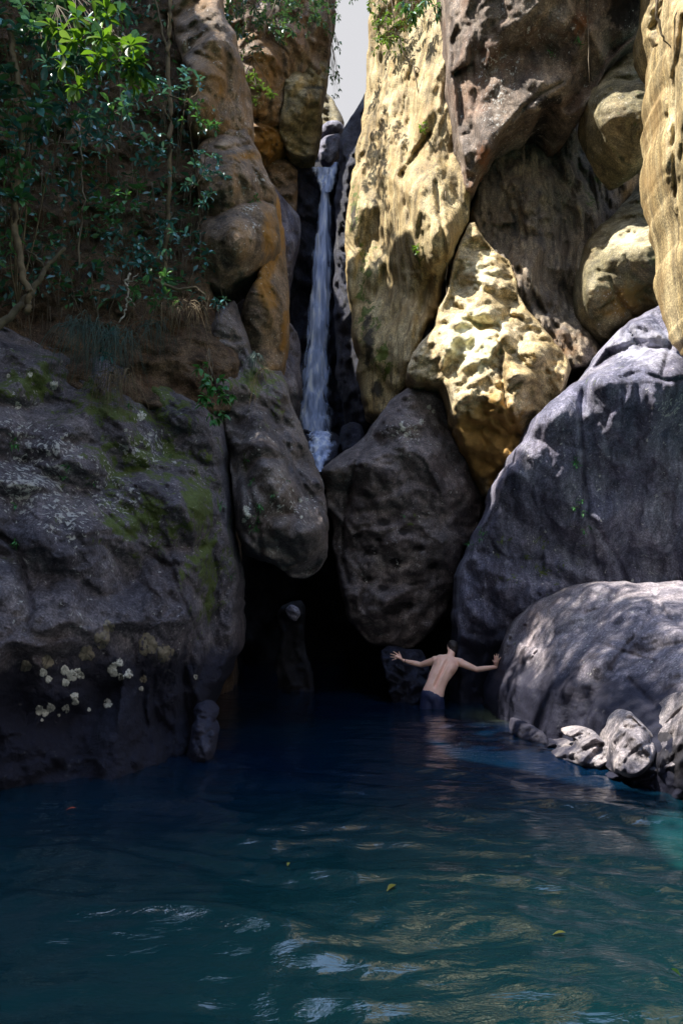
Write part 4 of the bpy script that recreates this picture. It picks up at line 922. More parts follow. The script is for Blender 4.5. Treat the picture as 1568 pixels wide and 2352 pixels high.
ellipsoid_bm(bm, headc + hu * 0.034 - look * 0.012, (0.080, 0.092, 0.096), hrot)
ellipsoid_bm(bm, headc - look * 0.045 - hu * 0.02, (0.062, 0.045, 0.06), hrot)
def cut_face(co):
    r = co - np.array(headc); f_ = r @ np.array(look); u_ = r @ np.array(hu)
    r2 = r * (1 + 0.05 * fbm(co * 45, 2))[:, None]
    sh = smooth(0.0, 0.05, f_) * smooth(0.075, 0.03, u_)
    return np.array(headc) + r2 * (1 - 0.22 * sh)[:, None]
remeshed('hair', bm, 0.006, 1, plain_mat('dark_hair', (0.008, 0.006, 0.008), (0.03, 0.022, 0.02), 0.6, 60, 0.6), man, cut_face)
bm = bmesh.new()
for c_, ax_ in ((pelvis - axis * 0.01, (0.178, 0.130, 0.115)), (pelvis + axis * 0.035, (0.170, 0.122, 0.09))):
    ellipsoid_bm(bm, c_, ax_, rotm)
for s_ in (-1, 1):
    hip = pelvis + side * s_ * 0.065; hip.z -= 0.02
    capsule_bm(bm, hip, Vector((hip.x + s_ * 0.06, hip.y + 0.05, -0.36)), 0.118, 0.115)
def shorts_cut(co):
    top = np.array(waist) - np.array(axis) * 0.028
    h = (co - top) @ np.array(axis)
    co = co - np.outer(np.maximum(h, 0), np.array(axis))
    return co + 0.006 * np.array(back) * fbm(co * np.array([14, 14, 7]), 3)[:, None]
remeshed('shorts', bm, 0.009, 2, plain_mat('navy_shorts_cloth', (0.008, 0.012, 0.045), (0.02, 0.03, 0.09), 0.6, 14, 0.2), man, shorts_cut)
# bracelet
def torus(name, c, n_, r, r2, mat, parent):
    q = Vector(n_).to_track_quat('Z', 'Y'); V, F = [], []
    for i in range(24):
        for j in range(6):
            a, b_ = 2 * math.pi * i / 24, 2 * math.pi * j / 6
            V.append(tuple(Vector(c) + q @ Vector(((r + r2 * math.cos(b_)) * math.cos(a), (r + r2 * math.cos(b_)) * math.sin(a), r2 * math.sin(b_)))))
            F.append((i * 6 + j, ((i + 1) % 24) * 6 + j, ((i + 1) % 24) * 6 + (j + 1) % 6, i * 6 + (j + 1) % 6))
    return mesh_obj(name, V, F, mat, parent)
torus('bracelet', wrL.lerp(elL, 0.10), wrL - elL, 0.032, 0.005, plain_mat('bracelet_cord', (0.03, 0.015, 0.012), (0.07, 0.03, 0.02)), man)
# ------------------------------------------------------------------ vegetation
rnd = random.Random(11)
def leaf_mat(name, c0, c1, gloss=0.35, trans=0.35):
    m = bpy.data.materials.new(name); m.use_nodes = True
    t = m.node_tree; t.nodes.clear()
    o = t.nodes.new('ShaderNodeOutputMaterial'); b = t.nodes.new('ShaderNodeBsdfPrincipled'); tr = t.nodes.new('ShaderNodeBsdfTranslucent'); mxs = t.nodes.new('ShaderNodeMixShader')
    geo = t.nodes.new('ShaderNodeNewGeometry'); oi = t.nodes.new('ShaderNodeObjectInfo')
    r = math_(t, 'FRACT', math_(t, 'ADD', geo.outputs['Random Per Island'], oi.outputs['Random']))
    col = ramp(t, r, [(0.0, c0), (0.85, c1), (1.0, tuple(min(1, c * 1.35) for c in c1))])
    tcn = t.nodes.new('ShaderNodeTexCoord')
    n = noise_node(t, tcn.outputs['Object'], 40, 2)
    col = mixc(t, 0.4, col, ramp(t, n, [(0.3, (0.6, 0.6, 0.6)), (0.7, (1.35, 1.35, 1.35))]), 'MULTIPLY')
    t.links.new(col, b.inputs['Base Color']); b.inputs['Roughness'].default_value = gloss
    tcol = mixc(t, 0.5, col, (0.10, 0.20, 0.01)); t.links.new(tcol, tr.inputs['Color'])
    mxs.inputs[0].default_value = trans
    t.links.new(b.outputs[0], mxs.inputs[1]); t.links.new(tr.outputs[0], mxs.inputs[2]); t.links.new(mxs.outputs[0], o.inputs['Surface'])
    return m
LM = dict(
    bright=leaf_mat('bright_leaf', (0.07, 0.17, 0.010), (0.14, 0.28, 0.015), 0.4, 0.45),
    teal=leaf_mat('teal_shade_leaf', (0.028, 0.105, 0.105), (0.06, 0.19, 0.19), 0.25, 0.2),  # bluish sky sheen of shaded leaves put into the colour
    green=leaf_mat('green_leaf', (0.035, 0.12, 0.045), (0.07, 0.22, 0.07), 0.35, 0.3),
    olive=leaf_mat('sunny_leaf', (0.06, 0.12, 0.02), (0.16, 0.24, 0.05), 0.4, 0.4),  # sunlight put into a paler leaf colour
    dark=leaf_mat('shade_leaf', (0.022, 0.070, 0.045), (0.05, 0.14, 0.085), 0.35, 0.2),  # shade put into a darker leaf colour
    fern=leaf_mat('fern_leaf', (0.03, 0.14, 0.04), (0.06, 0.24, 0.06), 0.45, 0.3),
    grass=leaf_mat('blue_grass', (0.03, 0.07, 0.06), (0.07, 0.13, 0.11), 0.5, 0.2),
    straw=leaf_mat('dry_grass', (0.12, 0.085, 0.045), (0.22, 0.16, 0.09), 0.7, 0.2),
    yellow=leaf_mat('yellow_leaf', (0.22, 0.18, 0.015), (0.3, 0.25, 0.03), 0.5, 0.2),
    red=leaf_mat('red_leaf', (0.45, 0.05, 0.015), (0.55, 0.08, 0.02), 0.5, 0.1),
)
BARK = plain_mat('bark', (0.06, 0.042, 0.022), (0.16, 0.12, 0.065), 0.85, 14, 0.5)
BARK_D = plain_mat('mossy_bark', (0.04, 0.032, 0.018), (0.10, 0.085, 0.045), 0.9, 12, 0.5)
TWIG = plain_mat('twig', (0.06, 0.045, 0.028), (0.14, 0.11, 0.07), 0.9, 10)
ROOT = plain_mat('dry_root', (0.10, 0.075, 0.05), (0.24, 0.19, 0.13), 0.9, 10)
WHITE = plain_mat('bleached_wood', (0.35, 0.32, 0.28), (0.55, 0.52, 0.46), 0.8, 12)

# leaf outlines: unit length along +y, blade folded along the midrib and arched
def leaf_geo(wd, kind='obovate', arch=0.18, n=5):
    ys = np.linspace(0, 1, n + 1)
    if kind == 'obovate': hw = wd * np.sin(math.pi * np.clip(ys, 0, 1) ** 1.4) ** 0.8
    elif kind == 'lance': hw = wd * np.sin(math.pi * ys ** 0.85) ** 0.9
    else: hw = wd * np.sin(math.pi * ys ** 0.7)
    hw[0] = 0.02; hw[-1] = 0.0
    V, F = [], []
    for y, h in zip(ys, hw):
        z = arch * (y - y * y * 1.6)
        V += [(-h, y, z + h * 0.35), (0, y, z), (h, y, z + h * 0.35)]
    for i in range(n):
        a = i * 3
        F += [(a, a + 1, a + 4, a + 3), (a + 1, a + 2, a + 5, a + 4)]
    return np.array(V), F
GEO = dict(obovate=leaf_geo(0.21), lance=leaf_geo(0.13, 'lance', 0.25), round=leaf_geo(0.30, 'round', 0.12), blade=leaf_geo(0.022, 'lance', 0.4, 6), small=leaf_geo(0.24, 'obovate', 0.1, 2))
_leafmesh = {}
def leaf_mesh(shape, mat):
    k = (shape, mat)
    if k not in _leafmesh:
        V, F = GEO[shape]
        me = bpy.data.meshes.new('leaf'); me.from_pydata([tuple(v) for v in V], [], F); me.update()
        me.polygons.foreach_set('use_smooth', np.ones(len(me.polygons), dtype=bool))
        me.materials.append(LM[mat]); _leafmesh[k] = me
    return _leafmesh[k]
def leaf_matrix(pos, dirv, size, up=None, roll=0.0):
    d = dirv.normalized(); u = (up or Vector((0, 0, 1)))
    s_ = d.cross(u)
    if s_.length < 1e-3: s_ = Vector((1, 0, 0))
    s_.normalize(); n_ = s_.cross(d)
    R_ = Matrix((s_, d, n_)).transposed()
    R_ = Matrix.Rotation(roll, 3, d) @ R_
    return Matrix.Translation(pos) @ (R_ * size).to_4x4()
def place_leaf(parent, pos, dirv, size, shape, mat, name='leaf', roll=0.0):
    o = bpy.data.objects.new(name, leaf_mesh(shape, mat)); C.objects.link(o)
    o.parent = parent
    o.matrix_local = Matrix.Translation(-parent.location) @ leaf_matrix(pos, dirv, size, roll=roll)
    return o
def joined_leaves(name, items, shape, mat, parent=None, origin=None):
    V0, F0 = GEO[shape]; F0 = np.array(F0); V0h = np.concatenate([V0, np.ones((len(V0), 1))], 1)
    Vs, Fs = [], []
    for k, (pos, d, size, roll) in enumerate(items):
        m = np.array(leaf_matrix(pos, d, size, roll=roll))
        Vs.append((V0h @ m.T)[:, :3]); Fs.append(F0 + k * len(V0))
    return mesh_obj(name, np.concatenate(Vs), np.concatenate(Fs), LM[mat], parent, origin=origin)
def tube_geo(pts, r0, r1, seg=6):
    V, F = [], []
    n = len(pts)
    for i, p in enumerate(pts):
        d = (pts[min(i + 1, n - 1)] - pts[max(i - 1, 0)])
        if d.length < 1e-6: d = Vector((0, 0, 1))
        q = d.to_track_quat('Z', 'Y'); r = r0 + (r1 - r0) * i / max(1, n - 1)
        for s_ in range(seg):
            a = 2 * math.pi * s_ / seg
            V.append(tuple(p + q @ Vector((math.cos(a) * r, math.sin(a) * r, 0))))
    for i in range(n - 1):
        for s_ in range(seg):
            F.append((i * seg + s_, i * seg + (s_ + 1) % seg, (i + 1) * seg + (s_ + 1) % seg, (i + 1) * seg + s_))
    F.append(tuple(range(seg))[::-1]); F.append(tuple((n - 1) * seg + s_ for s_ in range(seg)))
    return V, F
def tubes(name, lines, mat, parent=None, seg=6, origin=None):
    V, F = [], []
    for pts, r0, r1 in lines:
        v, f = tube_geo(pts, r0, r1, seg); b_ = len(V); V += v; F += [tuple(i + b_ for i in q) for q in f]
    return mesh_obj(name, V, F, mat, parent, origin=origin)
def wiggle(a, b, n, amp, sag=0.0):
    out_ = []
    off = Vector((0, 0, 0))
    for i in range(n + 1):
        t = i / n
        if 0 < i < n: off = off * 0.6 + Vector((rnd.gauss(0, amp), rnd.gauss(0, amp), rnd.gauss(0, amp * 0.5)))
        p = a.lerp(b, t) + off * math.sin(math.pi * t) ; p.z -= sag * math.sin(math.pi * t)
        out_.append(p)
    return out_
def pxline(pts, depth, k=4, amp=0.01):
    P = [WV(x, y, (depth if not isinstance(depth, (list, tuple)) else depth[min(i, len(depth) - 1)])) for i, (x, y) in enumerate(pts)]
    out_ = []
    for a, b in zip(P[:-1], P[1:]):
        out_ += [a.lerp(b, i / k) + Vector((rnd.gauss(0, amp), rnd.gauss(0, amp), 0)) * (i > 0) for i in range(k)]
    return out_ + [P[-1]]

NLEAF = [0]
def shrub(name, label, cat, group, base, blobs, leaf, size, mat, whorl=6, shape='obovate', as_parts=True, stem_r=0.012, droop=0.2, twigmat=None, extra=None, tri=1.0, cap=300):
    """base = (px, py, depth); blobs = (px, py, rx, ry, depth, whorls): stems fan out from the base and end in whorls of leaves"""
    root = empty(name, WV(*base)); tag(root, label, cat, group)
    b0 = WV(*base); lines = []; items = []
    for (x, y, rx, ry, dep, nw) in blobs:
        c = WV(x, y, dep); hub = b0.lerp(c, 0.75) + Vector((rnd.gauss(0, .03), rnd.gauss(0, .03), 0))
        main = wiggle(b0, hub, 7, 0.015); lines.append((main, stem_r, stem_r * 0.5))
        for k in range(nw):
            a = rnd.random() * 2 * math.pi; rr = math.sqrt(rnd.random())
            tip = WV(x + rx * rr * math.cos(a), y + ry * rr * math.sin(a), dep + rnd.uniform(-1, 1) * rx * dep / FPX * 0.7)
            br = wiggle(hub, tip, 4, 0.012, -0.02); lines.append((br, stem_r * 0.45, stem_r * 0.16))
            axis_ = (br[-1] - br[-2]).normalized() + Vector((0, -0.3, 0.25)); axis_.normalize()
            n_ = max(3, int(rnd.gauss(whorl, 1.2)))
            ph = rnd.random() * 6.28
            e1 = axis_.orthogonal().normalized(); e2 = axis_.cross(e1)
            for j in range(n_):
                an = ph + 2 * math.pi * j / n_ + rnd.gauss(0, .15)
                tilt = rnd.uniform(0.15, 0.75)
                d = (e1 * math.cos(an) + e2 * math.sin(an)) * (1 - tilt * 0.4) + axis_ * tilt; d.z -= droop
                items.append((tip + axis_ * rnd.uniform(-.03, .0), d, size * rnd.uniform(0.5, 1.2), rnd.gauss(0, .4)))
    tubes('stem', lines, twigmat or TWIG, root, 5)
    if as_parts:
        items.sort(key=lambda it: it[0].y - it[2])
        for it in items[:cap]: place_leaf(root, it[0], it[1], it[2], shape, mat if isinstance(mat, str) else rnd.choice(mat), roll=it[3])
        NLEAF[0] += min(cap, len(items))
        rest = items[cap:]
    else: rest = items
    if rest:
        o = joined_leaves('foliage', rest, shape, mat if isinstance(mat, str) else mat[-1], root); o['kind'] = 'stuff'
    return root

# trees leaning out of the bank at top left
t = shrub('tree', 'leafy tree at top left with bright yellow-green leaf rosettes', 'tree', None, (60, -160, 10.4),
      [(170, 80, 60, 50, 8.6, 9), (225, 40, 60, 50, 8.7, 8), (255, 130, 60, 45, 8.3, 10), (315, 130, 40, 45, 8.4, 8), (190, 170, 60, 40, 8.6, 9), (250, 0, 50, 40, 8.8, 6), (140, 130, 50, 40, 8.8, 7), (330, 190, 30, 20, 8.5, 4)], None, 0.19, ('bright', 'bright', 'olive', 'green', 'bright', 'teal'), 7, cap=290, twigmat=TWIG, stem_r=0.010)
shrub('tree', 'dark teal-leaved tree at the left edge with a slim tan trunk', 'tree', None, (40, 700, 9.6),
      [(40, 40, 60, 50, 9.0, 10), (60, 230, 50, 40, 8.8, 8), (25, 310, 35, 40, 8.8, 6), (15, 180, 40, 60, 9.0, 9), (20, 430, 40, 30, 8.9, 5), (100, 90, 60, 50, 9.2, 12), (120, 20, 60, 40, 9.4, 10), (150, 200, 50, 40, 9.3, 8)], None, 0.19, ('teal', 'teal', 'green', 'dark'), 7, cap=290, twigmat=BARK, stem_r=0.012)
shrub('shrub', 'dark teal shrub hanging right below the bright rosettes', 'shrub', None, (240, 330, 10.6),
      [(150, 270, 60, 40, 9.2, 8), (240, 250, 60, 40, 9.1, 9), (90, 330, 50, 50, 9.4, 6), (200, 310, 70, 30, 9.4, 6), (290, 220, 30, 30, 9.2, 5)], None, 0.18, ('teal', 'green', 'teal'), 6, cap=240, droop=0.6)
shp = [
    ('blue-leaved shrub beside the slim trunk, upper one', (400, 420, 11.2), [(350, 190, 30, 15, 10.2, 4), (420, 190, 50, 25, 10.3, 7), (440, 160, 30, 20, 10.4, 4), (370, 215, 40, 20, 10.2, 5)], 0.10, 'teal'),
    ('shrub with whorled leaves against the brown rock column', (450, 420, 11.2), [(470, 260, 35, 40, 10.3, 8), (430, 250, 30, 30, 10.4, 5), (490, 290, 20, 25, 10.3, 3)], 0.10, 'green'),
    ('dark shrub in the middle of the bank left of the slim trunk', (330, 520, 11.2), [(300, 300, 70, 30, 10.3, 8), (340, 340, 60, 40, 10.4, 9), (250, 330, 40, 30, 10.5, 5)], 0.11, 'teal'),
    ('shrub with blue-green leaves right of the slim trunk', (440, 560, 11.2), [(470, 370, 40, 25, 10.3, 7), (440, 400, 50, 30, 10.3, 8), (500, 400, 25, 14, 10.4, 3), (470, 440, 40, 30, 10.4, 5)], 0.11, 'teal'),
    ('shrub low beside the foot of the slim trunk', (420, 700, 11.0), [(410, 520, 60, 40, 10.2, 9), (450, 570, 50, 40, 10.3, 7), (360, 560, 50, 30, 10.2, 7)], 0.11, 'teal'),
    ('leafy shrub with long leaves left of centre in the bank', (290, 640, 10.8), [(270, 460, 50, 30, 10.1, 7), (250, 490, 30, 30, 10.1, 5), (320, 450, 40, 30, 10.3, 5)], 0.13, 'green'),
    ('shrub above the white bleached stick', (290, 680, 10.6), [(280, 560, 50, 30, 10.0, 7), (300, 600, 60, 30, 10.0, 7), (350, 610, 40, 20, 10.1, 5)], 0.11, 'teal'),
    ('shrub to the right of the white bleached stick', (360, 720, 10.6), [(340, 660, 40, 30, 9.9, 6), (365, 640, 30, 20, 9.9, 4), (380, 690, 30, 20, 10, 4)], 0.12, 'green'),
    ('shrub at the far left under the teal tree', (10, 560, 10.2), [(20, 380, 40, 25, 9.0, 6), (45, 440, 40, 30, 9.0, 6), (20, 560, 30, 25, 9.2, 4)], 0.14, 'green'),
    ('small rosette plant at the lower edge of the rock bulge', (505, 720, 10.8), [(508, 690, 14, 14, 10.2, 4)], 0.10, 'teal'),
    ('small blue-green rosette plant among the hanging grass', (255, 840, 9.7), [(252, 815, 16, 12, 9.2, 4), (258, 770, 14, 10, 9.3, 2)], 0.10, 'teal'),
]
for lb, base, bl, sz, mt in shp:
    shrub('shrub', lb, 'shrub', 'shrubs growing on the earth bank', base, bl, None, sz, mt, 6, cap=130, stem_r=0.008, twigmat=TWIG)
shrub('plant', 'bright green broad-leaved plant hanging in the crack above the mossy boulder', 'plant', None, (480, 800, 10.3),
      [(470, 850, 16, 18, 9.7, 4), (490, 885, 26, 20, 9.6, 6), (485, 925, 30, 24, 9.6, 8), (520, 905, 18, 20, 9.7, 4), (495, 955, 24, 14, 9.6, 5)], None, 0.11, 'fern', 6, cap=180, stem_r=0.006, droop=0.5, shape='round')
shrub('bush', 'bush covering the top of the cliff block left of the sky', 'bush', None, (650, -40, 14.9),
      [(560, 30, 60, 40, 14.4, 26), (640, 20, 60, 50, 15.0, 30), (700, 40, 50, 50, 15.4, 26), (600, 80, 60, 40, 14.3, 22), (740, 20, 30, 40, 16.0, 16), (660, -30, 90, 40, 15, 26)], None, 0.13, 'dark', 6, as_parts=False, droop=0.3)
shrub('bush', 'sunlit twigs with pale green leaves hanging over the cliff block', 'bush', None, (560, -40, 14.0),
      [(545, 30, 35, 40, 13.9, 8), (600, 50, 30, 50, 14.2, 8), (640, 70, 30, 30, 14.4, 4), (560, 90, 20, 40, 13.8, 4)], None, 0.09, 'olive', 4, as_parts=False, droop=0.5)
shrub('bush', 'ferny clump with sunlit tips on the hanging brown block', 'bush', None, (580, 130, 13.6),
      [(560, 180, 40, 30, 17.0, 10), (590, 210, 35, 40, 17.0, 12), (540, 150, 30, 30, 17.0, 6), (620, 200, 20, 20, 17.2, 4)], None, 0.12, 'olive', 5, as_parts=False, droop=0.5)
shrub('hanging_foliage', 'leafy spray hanging into the sky gap from the left', 'foliage', None, (740, -90, 18.0),
      [(765, 10, 25, 40, 18.4, 14), (762, 60, 18, 30, 18.4, 9), (770, 110, 12, 25, 18.4, 6), (765, 160, 14, 26, 18.5, 8), (775, 190, 14, 20, 18.5, 6), (768, 215, 10, 12, 18.5, 3), (800, -5, 20, 14, 18.4, 4)], None, 0.10, 'green', 5, as_parts=False, droop=0.5)
shrub('bush', 'sunlit bush on the top of the golden cliff right of the sky', 'bush', None, (890, -80, 16.2),
      [(868, 20, 24, 40, 15.9, 16), (890, 70, 30, 40, 15.6, 18), (905, 110, 20, 30, 15.4, 10), (930, 30, 40, 40, 15.4, 16), (860, 90, 12, 40, 16.0, 8), (950, 10, 30, 20, 15.0, 8)], None, 0.12, 'olive', 5, as_parts=False, droop=0.4)
shrub('bush', 'spiky leafy tuft hanging near the top of the golden cliff', 'bush', None, (960, -40, 15.0),
      [(940, 20, 30, 26, 14.6, 8), (980, 20, 30, 25, 14.5, 8)], None, 0.22, 'green', 6, as_parts=False, droop=0.6, shape='lance')
for (x, y, r, dd, lb) in ((970, 290, 12, .12, 'small green plant in the middle of the golden cliff'), (955, 575, 9, .12, 'tiny plant on the sunlit cliff above the golden boulder pile')):
    dp = surf_depth('lit', x, y) - dd
    shrub('plant', lb, 'plant', None, (x, y, dp + .1), [(x, y, r, r, dp, 5)], None, 0.09, 'bright', 5, stem_r=0.004)
# little plants in cracks
for (key, x, y, n_, sz, lb) in (
    ('wedge', 568, 1055, 1, .06, 'tiny fern on the wedge rock, highest of its crack'), ('wedge', 578, 1108, 2, .07, 'small fern in the crack of the wedge rock'), ('wedge', 600, 1165, 3, .08, 'fern on the wedge rock beside a white lichen patch'),
    ('wedge', 590, 1205, 6, .10, 'largest fern clump low on the wedge rock'), ('wedge', 628, 1135, 2, .07, 'fern growing up the curved crack of the wedge rock'), ('wedge', 663, 1105, 1, .07, 'single fern at the right of the wedge rock'),
    ('left', 506, 1165, 2, .10, 'fern at the right edge of the mossy boulder'), ('left', 530, 1320, 1, .09, 'small plant on the right edge of the mossy boulder below the fern'), ('left', 215, 1105, 1, .09, 'small green sprout on the mossy boulder'),
    ('left', 150, 1085, 4, .08, 'patch of tiny plants under the upper white lichen'), ('left', 35, 1160, 1, .06, 'sprout near the left edge among grey lichen'), ('left', 35, 1250, 3, .07, 'small plant in the dark crack at the left edge'),
    ('left', 390, 1048, 1, .06, 'tiny sprout on the upper mossy boulder'), ('left', 30, 1015, 4, .07, 'row of small leaves at the left edge of the mossy boulder'), ('left', 300, 935, 2, .06, 'sprout beside the top edge of the mossy boulder'),
    ('slab', 1322, 1062, 5, .08, 'small fern on the pale streak of the leaning slab, upper one'), ('slab', 1330, 1165, 6, .08, 'green fern on the pale streak of the leaning slab, middle one'), ('slab', 1345, 1212, 3, .06, 'fern on the leaning slab, lowest of three'),
    ('slab', 1102, 1225, 5, .08, 'fern at the left edge of the leaning slab beside the dark gap'), ('slab', 1080, 1262, 5, .08, 'hanging plants lower in the dark gap left of the slab'), ('centre', 928, 1183, 1, .05, 'tiny sprout on the egg-shaped boulder'),
    ('c2', 585, 465, 5, .08, 'plant on the brown block beside white lichen'), ('bank', 70, 900, 3, .07, 'small plant at the left edge below the bank'),
    ('over', 1265, 120, 2, .10, 'small plant on the overhanging block'), ('over', 1330, 100, 3, .09, 'plant beside the rusty patch of the overhanging block')):
    dp = surf_depth(key, x, y) - .03
    rr = 5 + 3 * n_
    shrub('small_plant', lb, 'plant', 'small plants rooted in rock cracks', (x, y, dp + .05), [(x, y, rr * .6, rr, dp - .03, n_)], None, sz, 'fern', 5, stem_r=0.003, shape='lance' if sz > .065 else 'obovate')

# slim trunks and branches
def trunk(name, label, cat, pts, depth, r0, r1, mat, amp=0.012, seg=8, group=None, forks=()):
    P = pxline(pts, depth, 5, amp)
    root = empty(name.replace('tree_trunk', 'slim_tree'), P[-1] if P[-1].z < P[0].z else P[0]); tag(root, label, 'tree' if cat == 'tree trunk' else cat, group)
    tubes('trunk' if r0 > .02 else 'stem', [(P, r0, r1)], mat, root, seg)
    if forks: tubes('branch', [(pxline(f[0], f[1], 4, amp), f[2], f[2] * .5) for f in forks], mat, root, seg)
    return root
trunk('tree_trunk', 'slim tan tree trunk rising beside the brown rock column', 'tree trunk', [(396, -60), (390, 60), (386, 150), (392, 260), (390, 400), (386, 520), (378, 640)], 10.7, 0.030, 0.036, BARK,
      forks=[([(388, 130), (372, 60), (350, -20), (345, -60)], 10.7, .02), ([(392, 280), (372, 240), (350, 215)], 10.6, .012), ([(391, 220), (430, 235), (455, 210), (462, 180)], 10.6, .014)])
trunk('tree_trunk', 'curved slim trunk running down the left edge of the picture', 'tree trunk', [(22, 60), (36, 150), (48, 220), (52, 330), (38, 440), (36, 540), (52, 620), (68, 680), (60, 720)], 8.9, 0.032, 0.042, BARK)
trunk('tree_trunk', 'thick dark mossy branch forking at the lower left of the bank', 'tree trunk', [(-60, 800), (0, 748), (50, 700), (75, 670), (98, 630), (112, 605), (150, 570)], [8.6, 8.8, 9.0, 9.1, 9.2, 9.3, 9.4], 0.05, 0.022, BARK_D, forks=[([(105, 618), (85, 590), (60, 575)], 9.3, .018)])
trunk('tree_trunk', 'thin grey-brown trunk in the bank left of the tan trunk', 'tree trunk', [(270, 60), (274, 160), (278, 260), (274, 340)], 10.9, 0.016, 0.02, BARK_D)
trunk('tree_trunk', 'slender pale stem under the bright rosettes', 'tree trunk', [(170, 200), (182, 250), (184, 330), (190, 420), (188, 520), (180, 640)], 10.3, 0.010, 0.014, ROOT)
trunk('stick', 'white bleached crooked stick hanging on the bank', 'stick', [(300, 628), (288, 650), (296, 668), (290, 700), (286, 725), (274, 740)], 9.9, 0.016, 0.010, WHITE, forks=[([(292, 680), (306, 692), (312, 704)], 9.9, .009), ([(290, 655), (306, 640), (318, 628)], 9.9, .007)])
trunk('root', 'horizontal brown root under the shrubs at the bank edge', 'root', [(350, 640), (380, 655), (410, 665), (450, 660), (470, 676), (475, 700)], 10.2, 0.026, 0.012, BARK)
for k, (pts, dep, lb) in enumerate((
    ([(915, 90), (930, 130), (945, 150), (965, 160), (985, 130)], 15.0, 'pale looping vine at the top of the golden cliff'),
    ([(950, 150), (958, 200), (975, 250), (985, 300)], 14.7, 'pale vine hanging down the upper golden cliff'),
    ([(1022, 440), (1026, 520), (1024, 600), (1026, 700)], 13.4, 'long thin root hanging down between the golden cliff and the boulder pile'),
    ([(1346, -20), (1350, 60), (1352, 190)], 11.9, 'thin root hanging in front of the overhanging block'),
    ([(1512, -40), (1506, 30), (1518, 80), (1540, 110)], 10.0, 'bent branch at the top right corner'),
    ([(1204, 240), (1202, 320), (1200, 420)], 13.3, 'faint thin vine dangling from the overhang into the dark recess'))):
    trunk('vine', lb, 'vine', pts, dep, 0.016 if k < 2 else (0.010 if k != 4 else .03), 0.006, ROOT if k != 4 else BARK, 0.01, 5)

# hanging rootlets and stems all over the bank: nobody could count them
lines = []
for k in range(420):
    x = rnd.uniform(-40, 520); y = rnd.uniform(60, 760)
    dep = surf_depth('bank', x, min(max(y, -200), 880)) - rnd.uniform(.05, .5)
    L = rnd.uniform(50, 190)
    a = WV(x, y, dep); b_ = WV(x + rnd.gauss(0, 16), y + L, dep - rnd.uniform(-.1, .15))
    lines.append((wiggle(a, b_, 6, 0.018), rnd.uniform(.003, .009), .002))
o = tubes('hanging_rootlets', lines, TWIG, seg=4)
tag(o, 'tangle of thin brown stems and rootlets hanging over the earth bank', 'rootlets', kind='stuff')
items = []
prnd = rnd
for k in range(4400):
    x = rnd.uniform(-60, 520); y = rnd.uniform(-80, 700)
    if rnd.random() > 0.35 + 0.65 * (perlin(np.array([[x / 70, y / 70, 3.3]]))[0] > -0.05) * (1.0 if x < 480 - y * .1 else .3): continue
    dep = surf_depth('bank', x, y) - rnd.uniform(.0, .55)
    d = Vector((rnd.gauss(0, 1), rnd.gauss(-.4, .5), rnd.gauss(-.3, .5)))
    items.append((WV(x, y, dep), d, rnd.uniform(.07, .16), rnd.gauss(0, .6)))
for i_, mt in enumerate(('dark', 'teal', 'green')):
    sub = items[i_::3]
    tag(joined_leaves('undergrowth', sub, 'small' if i_ else 'obovate', mt), 'dim %s undergrowth leaves all over the shaded earth bank' % ('blackish-green', 'blue-green', 'mid-green')[i_], 'undergrowth', kind='stuff')

# grass
def tuft(name, label, cx, cy, rx, ry, dep, n_, L, mat, group=None, fall=1.0):
    root_p = WV(cx, cy, dep)
    items, V, F = [], [], []
    lines = []
    for k in range(n_):
        x = cx + rnd.gauss(0, rx * .5); y = cy + rnd.gauss(0, ry * .4)
        p = WV(x, y, dep + rnd.uniform(-.1, .1)); l_ = L * rnd.uniform(.5, 1.1)
        dx = rnd.gauss(0, .35); dy = -rnd.uniform(.1, .6)
        pts = []
        for i in range(7):
            t_ = i / 6
            pts.append(p + Vector((dx * t_, dy * math.sin(t_ * 1.6) * .6, .28 * t_ - 1.35 * fall * t_ * t_)) * l_)
        lines.append((pts, .0045, .001))
    o = tubes(name, lines, LM[mat], seg=3)
    return tag(o, label, 'grass', group, 'stuff')
tuft('grass', 'long blue-green grass blades hanging from the bank, left clump', 190, 745, 50, 25, 9.3, 120, .65, 'grass')
tuft('grass', 'long blue-green grass hanging in the middle clump', 265, 765, 40, 30, 9.3, 120, .6, 'grass')
tuft('grass', 'dry straw-coloured grass hanging below the blue-green blades', 270, 860, 50, 24, 9.2, 90, .5, 'straw')
tuft('grass', 'dry roots and grass hanging under the brown root', 410, 700, 70, 20, 10.0, 100, .5, 'straw')
tuft('grass', 'arching grass blades beside the rosette plant', 350, 740, 30, 20, 9.9, 45, .5, 'grass')
tuft('grass', 'small grass tuft hanging on the wedge rock top', 585, 815, 14, 8, 10.4, 50, .3, 'grass')
tuft('grass', 'dry strand of grass trailing down the wedge rock', 600, 850, 10, 10, 10.2, 16, .6, 'straw')

# ---- leaves afloat and lichen rosettes
for (x, y, s_, mt, lb, an) in ((152, 1858, .08, 'red', 'small red leaf floating on the dark water at left', .3), (888, 2056, .09, 'yellow', 'curled yellow leaf floating left of the golden reflections', .9),
                       (1268, 2150, .07, 'yellow', 'yellow-green leaf floating right of the golden reflections', .1), (1562, 2250, .06, 'bright', 'green leaf floating at the right edge', 1.9), (660, 1990, .05, 'yellow', 'tiny pale leaf floating near the middle of the pool', 1.4)):
    p = on_water(x, y); p.z = float(wave(np.array([p.x]), np.array([p.y]))[0]) + .006
    o = bpy.data.objects.new('floating_leaf', leaf_mesh('obovate', mt)); C.objects.link(o)
    o.matrix_world = leaf_matrix(p, Vector((math.cos(an), math.sin(an) * 1.0, .25)), s_)
    tag(o, lb, 'leaf', 'leaves floating on the pool')
LICH = plain_mat('lichen_crust', (0.30, 0.29, 0.25), (0.62, 0.60, 0.52), 0.95, 30, 0.8)
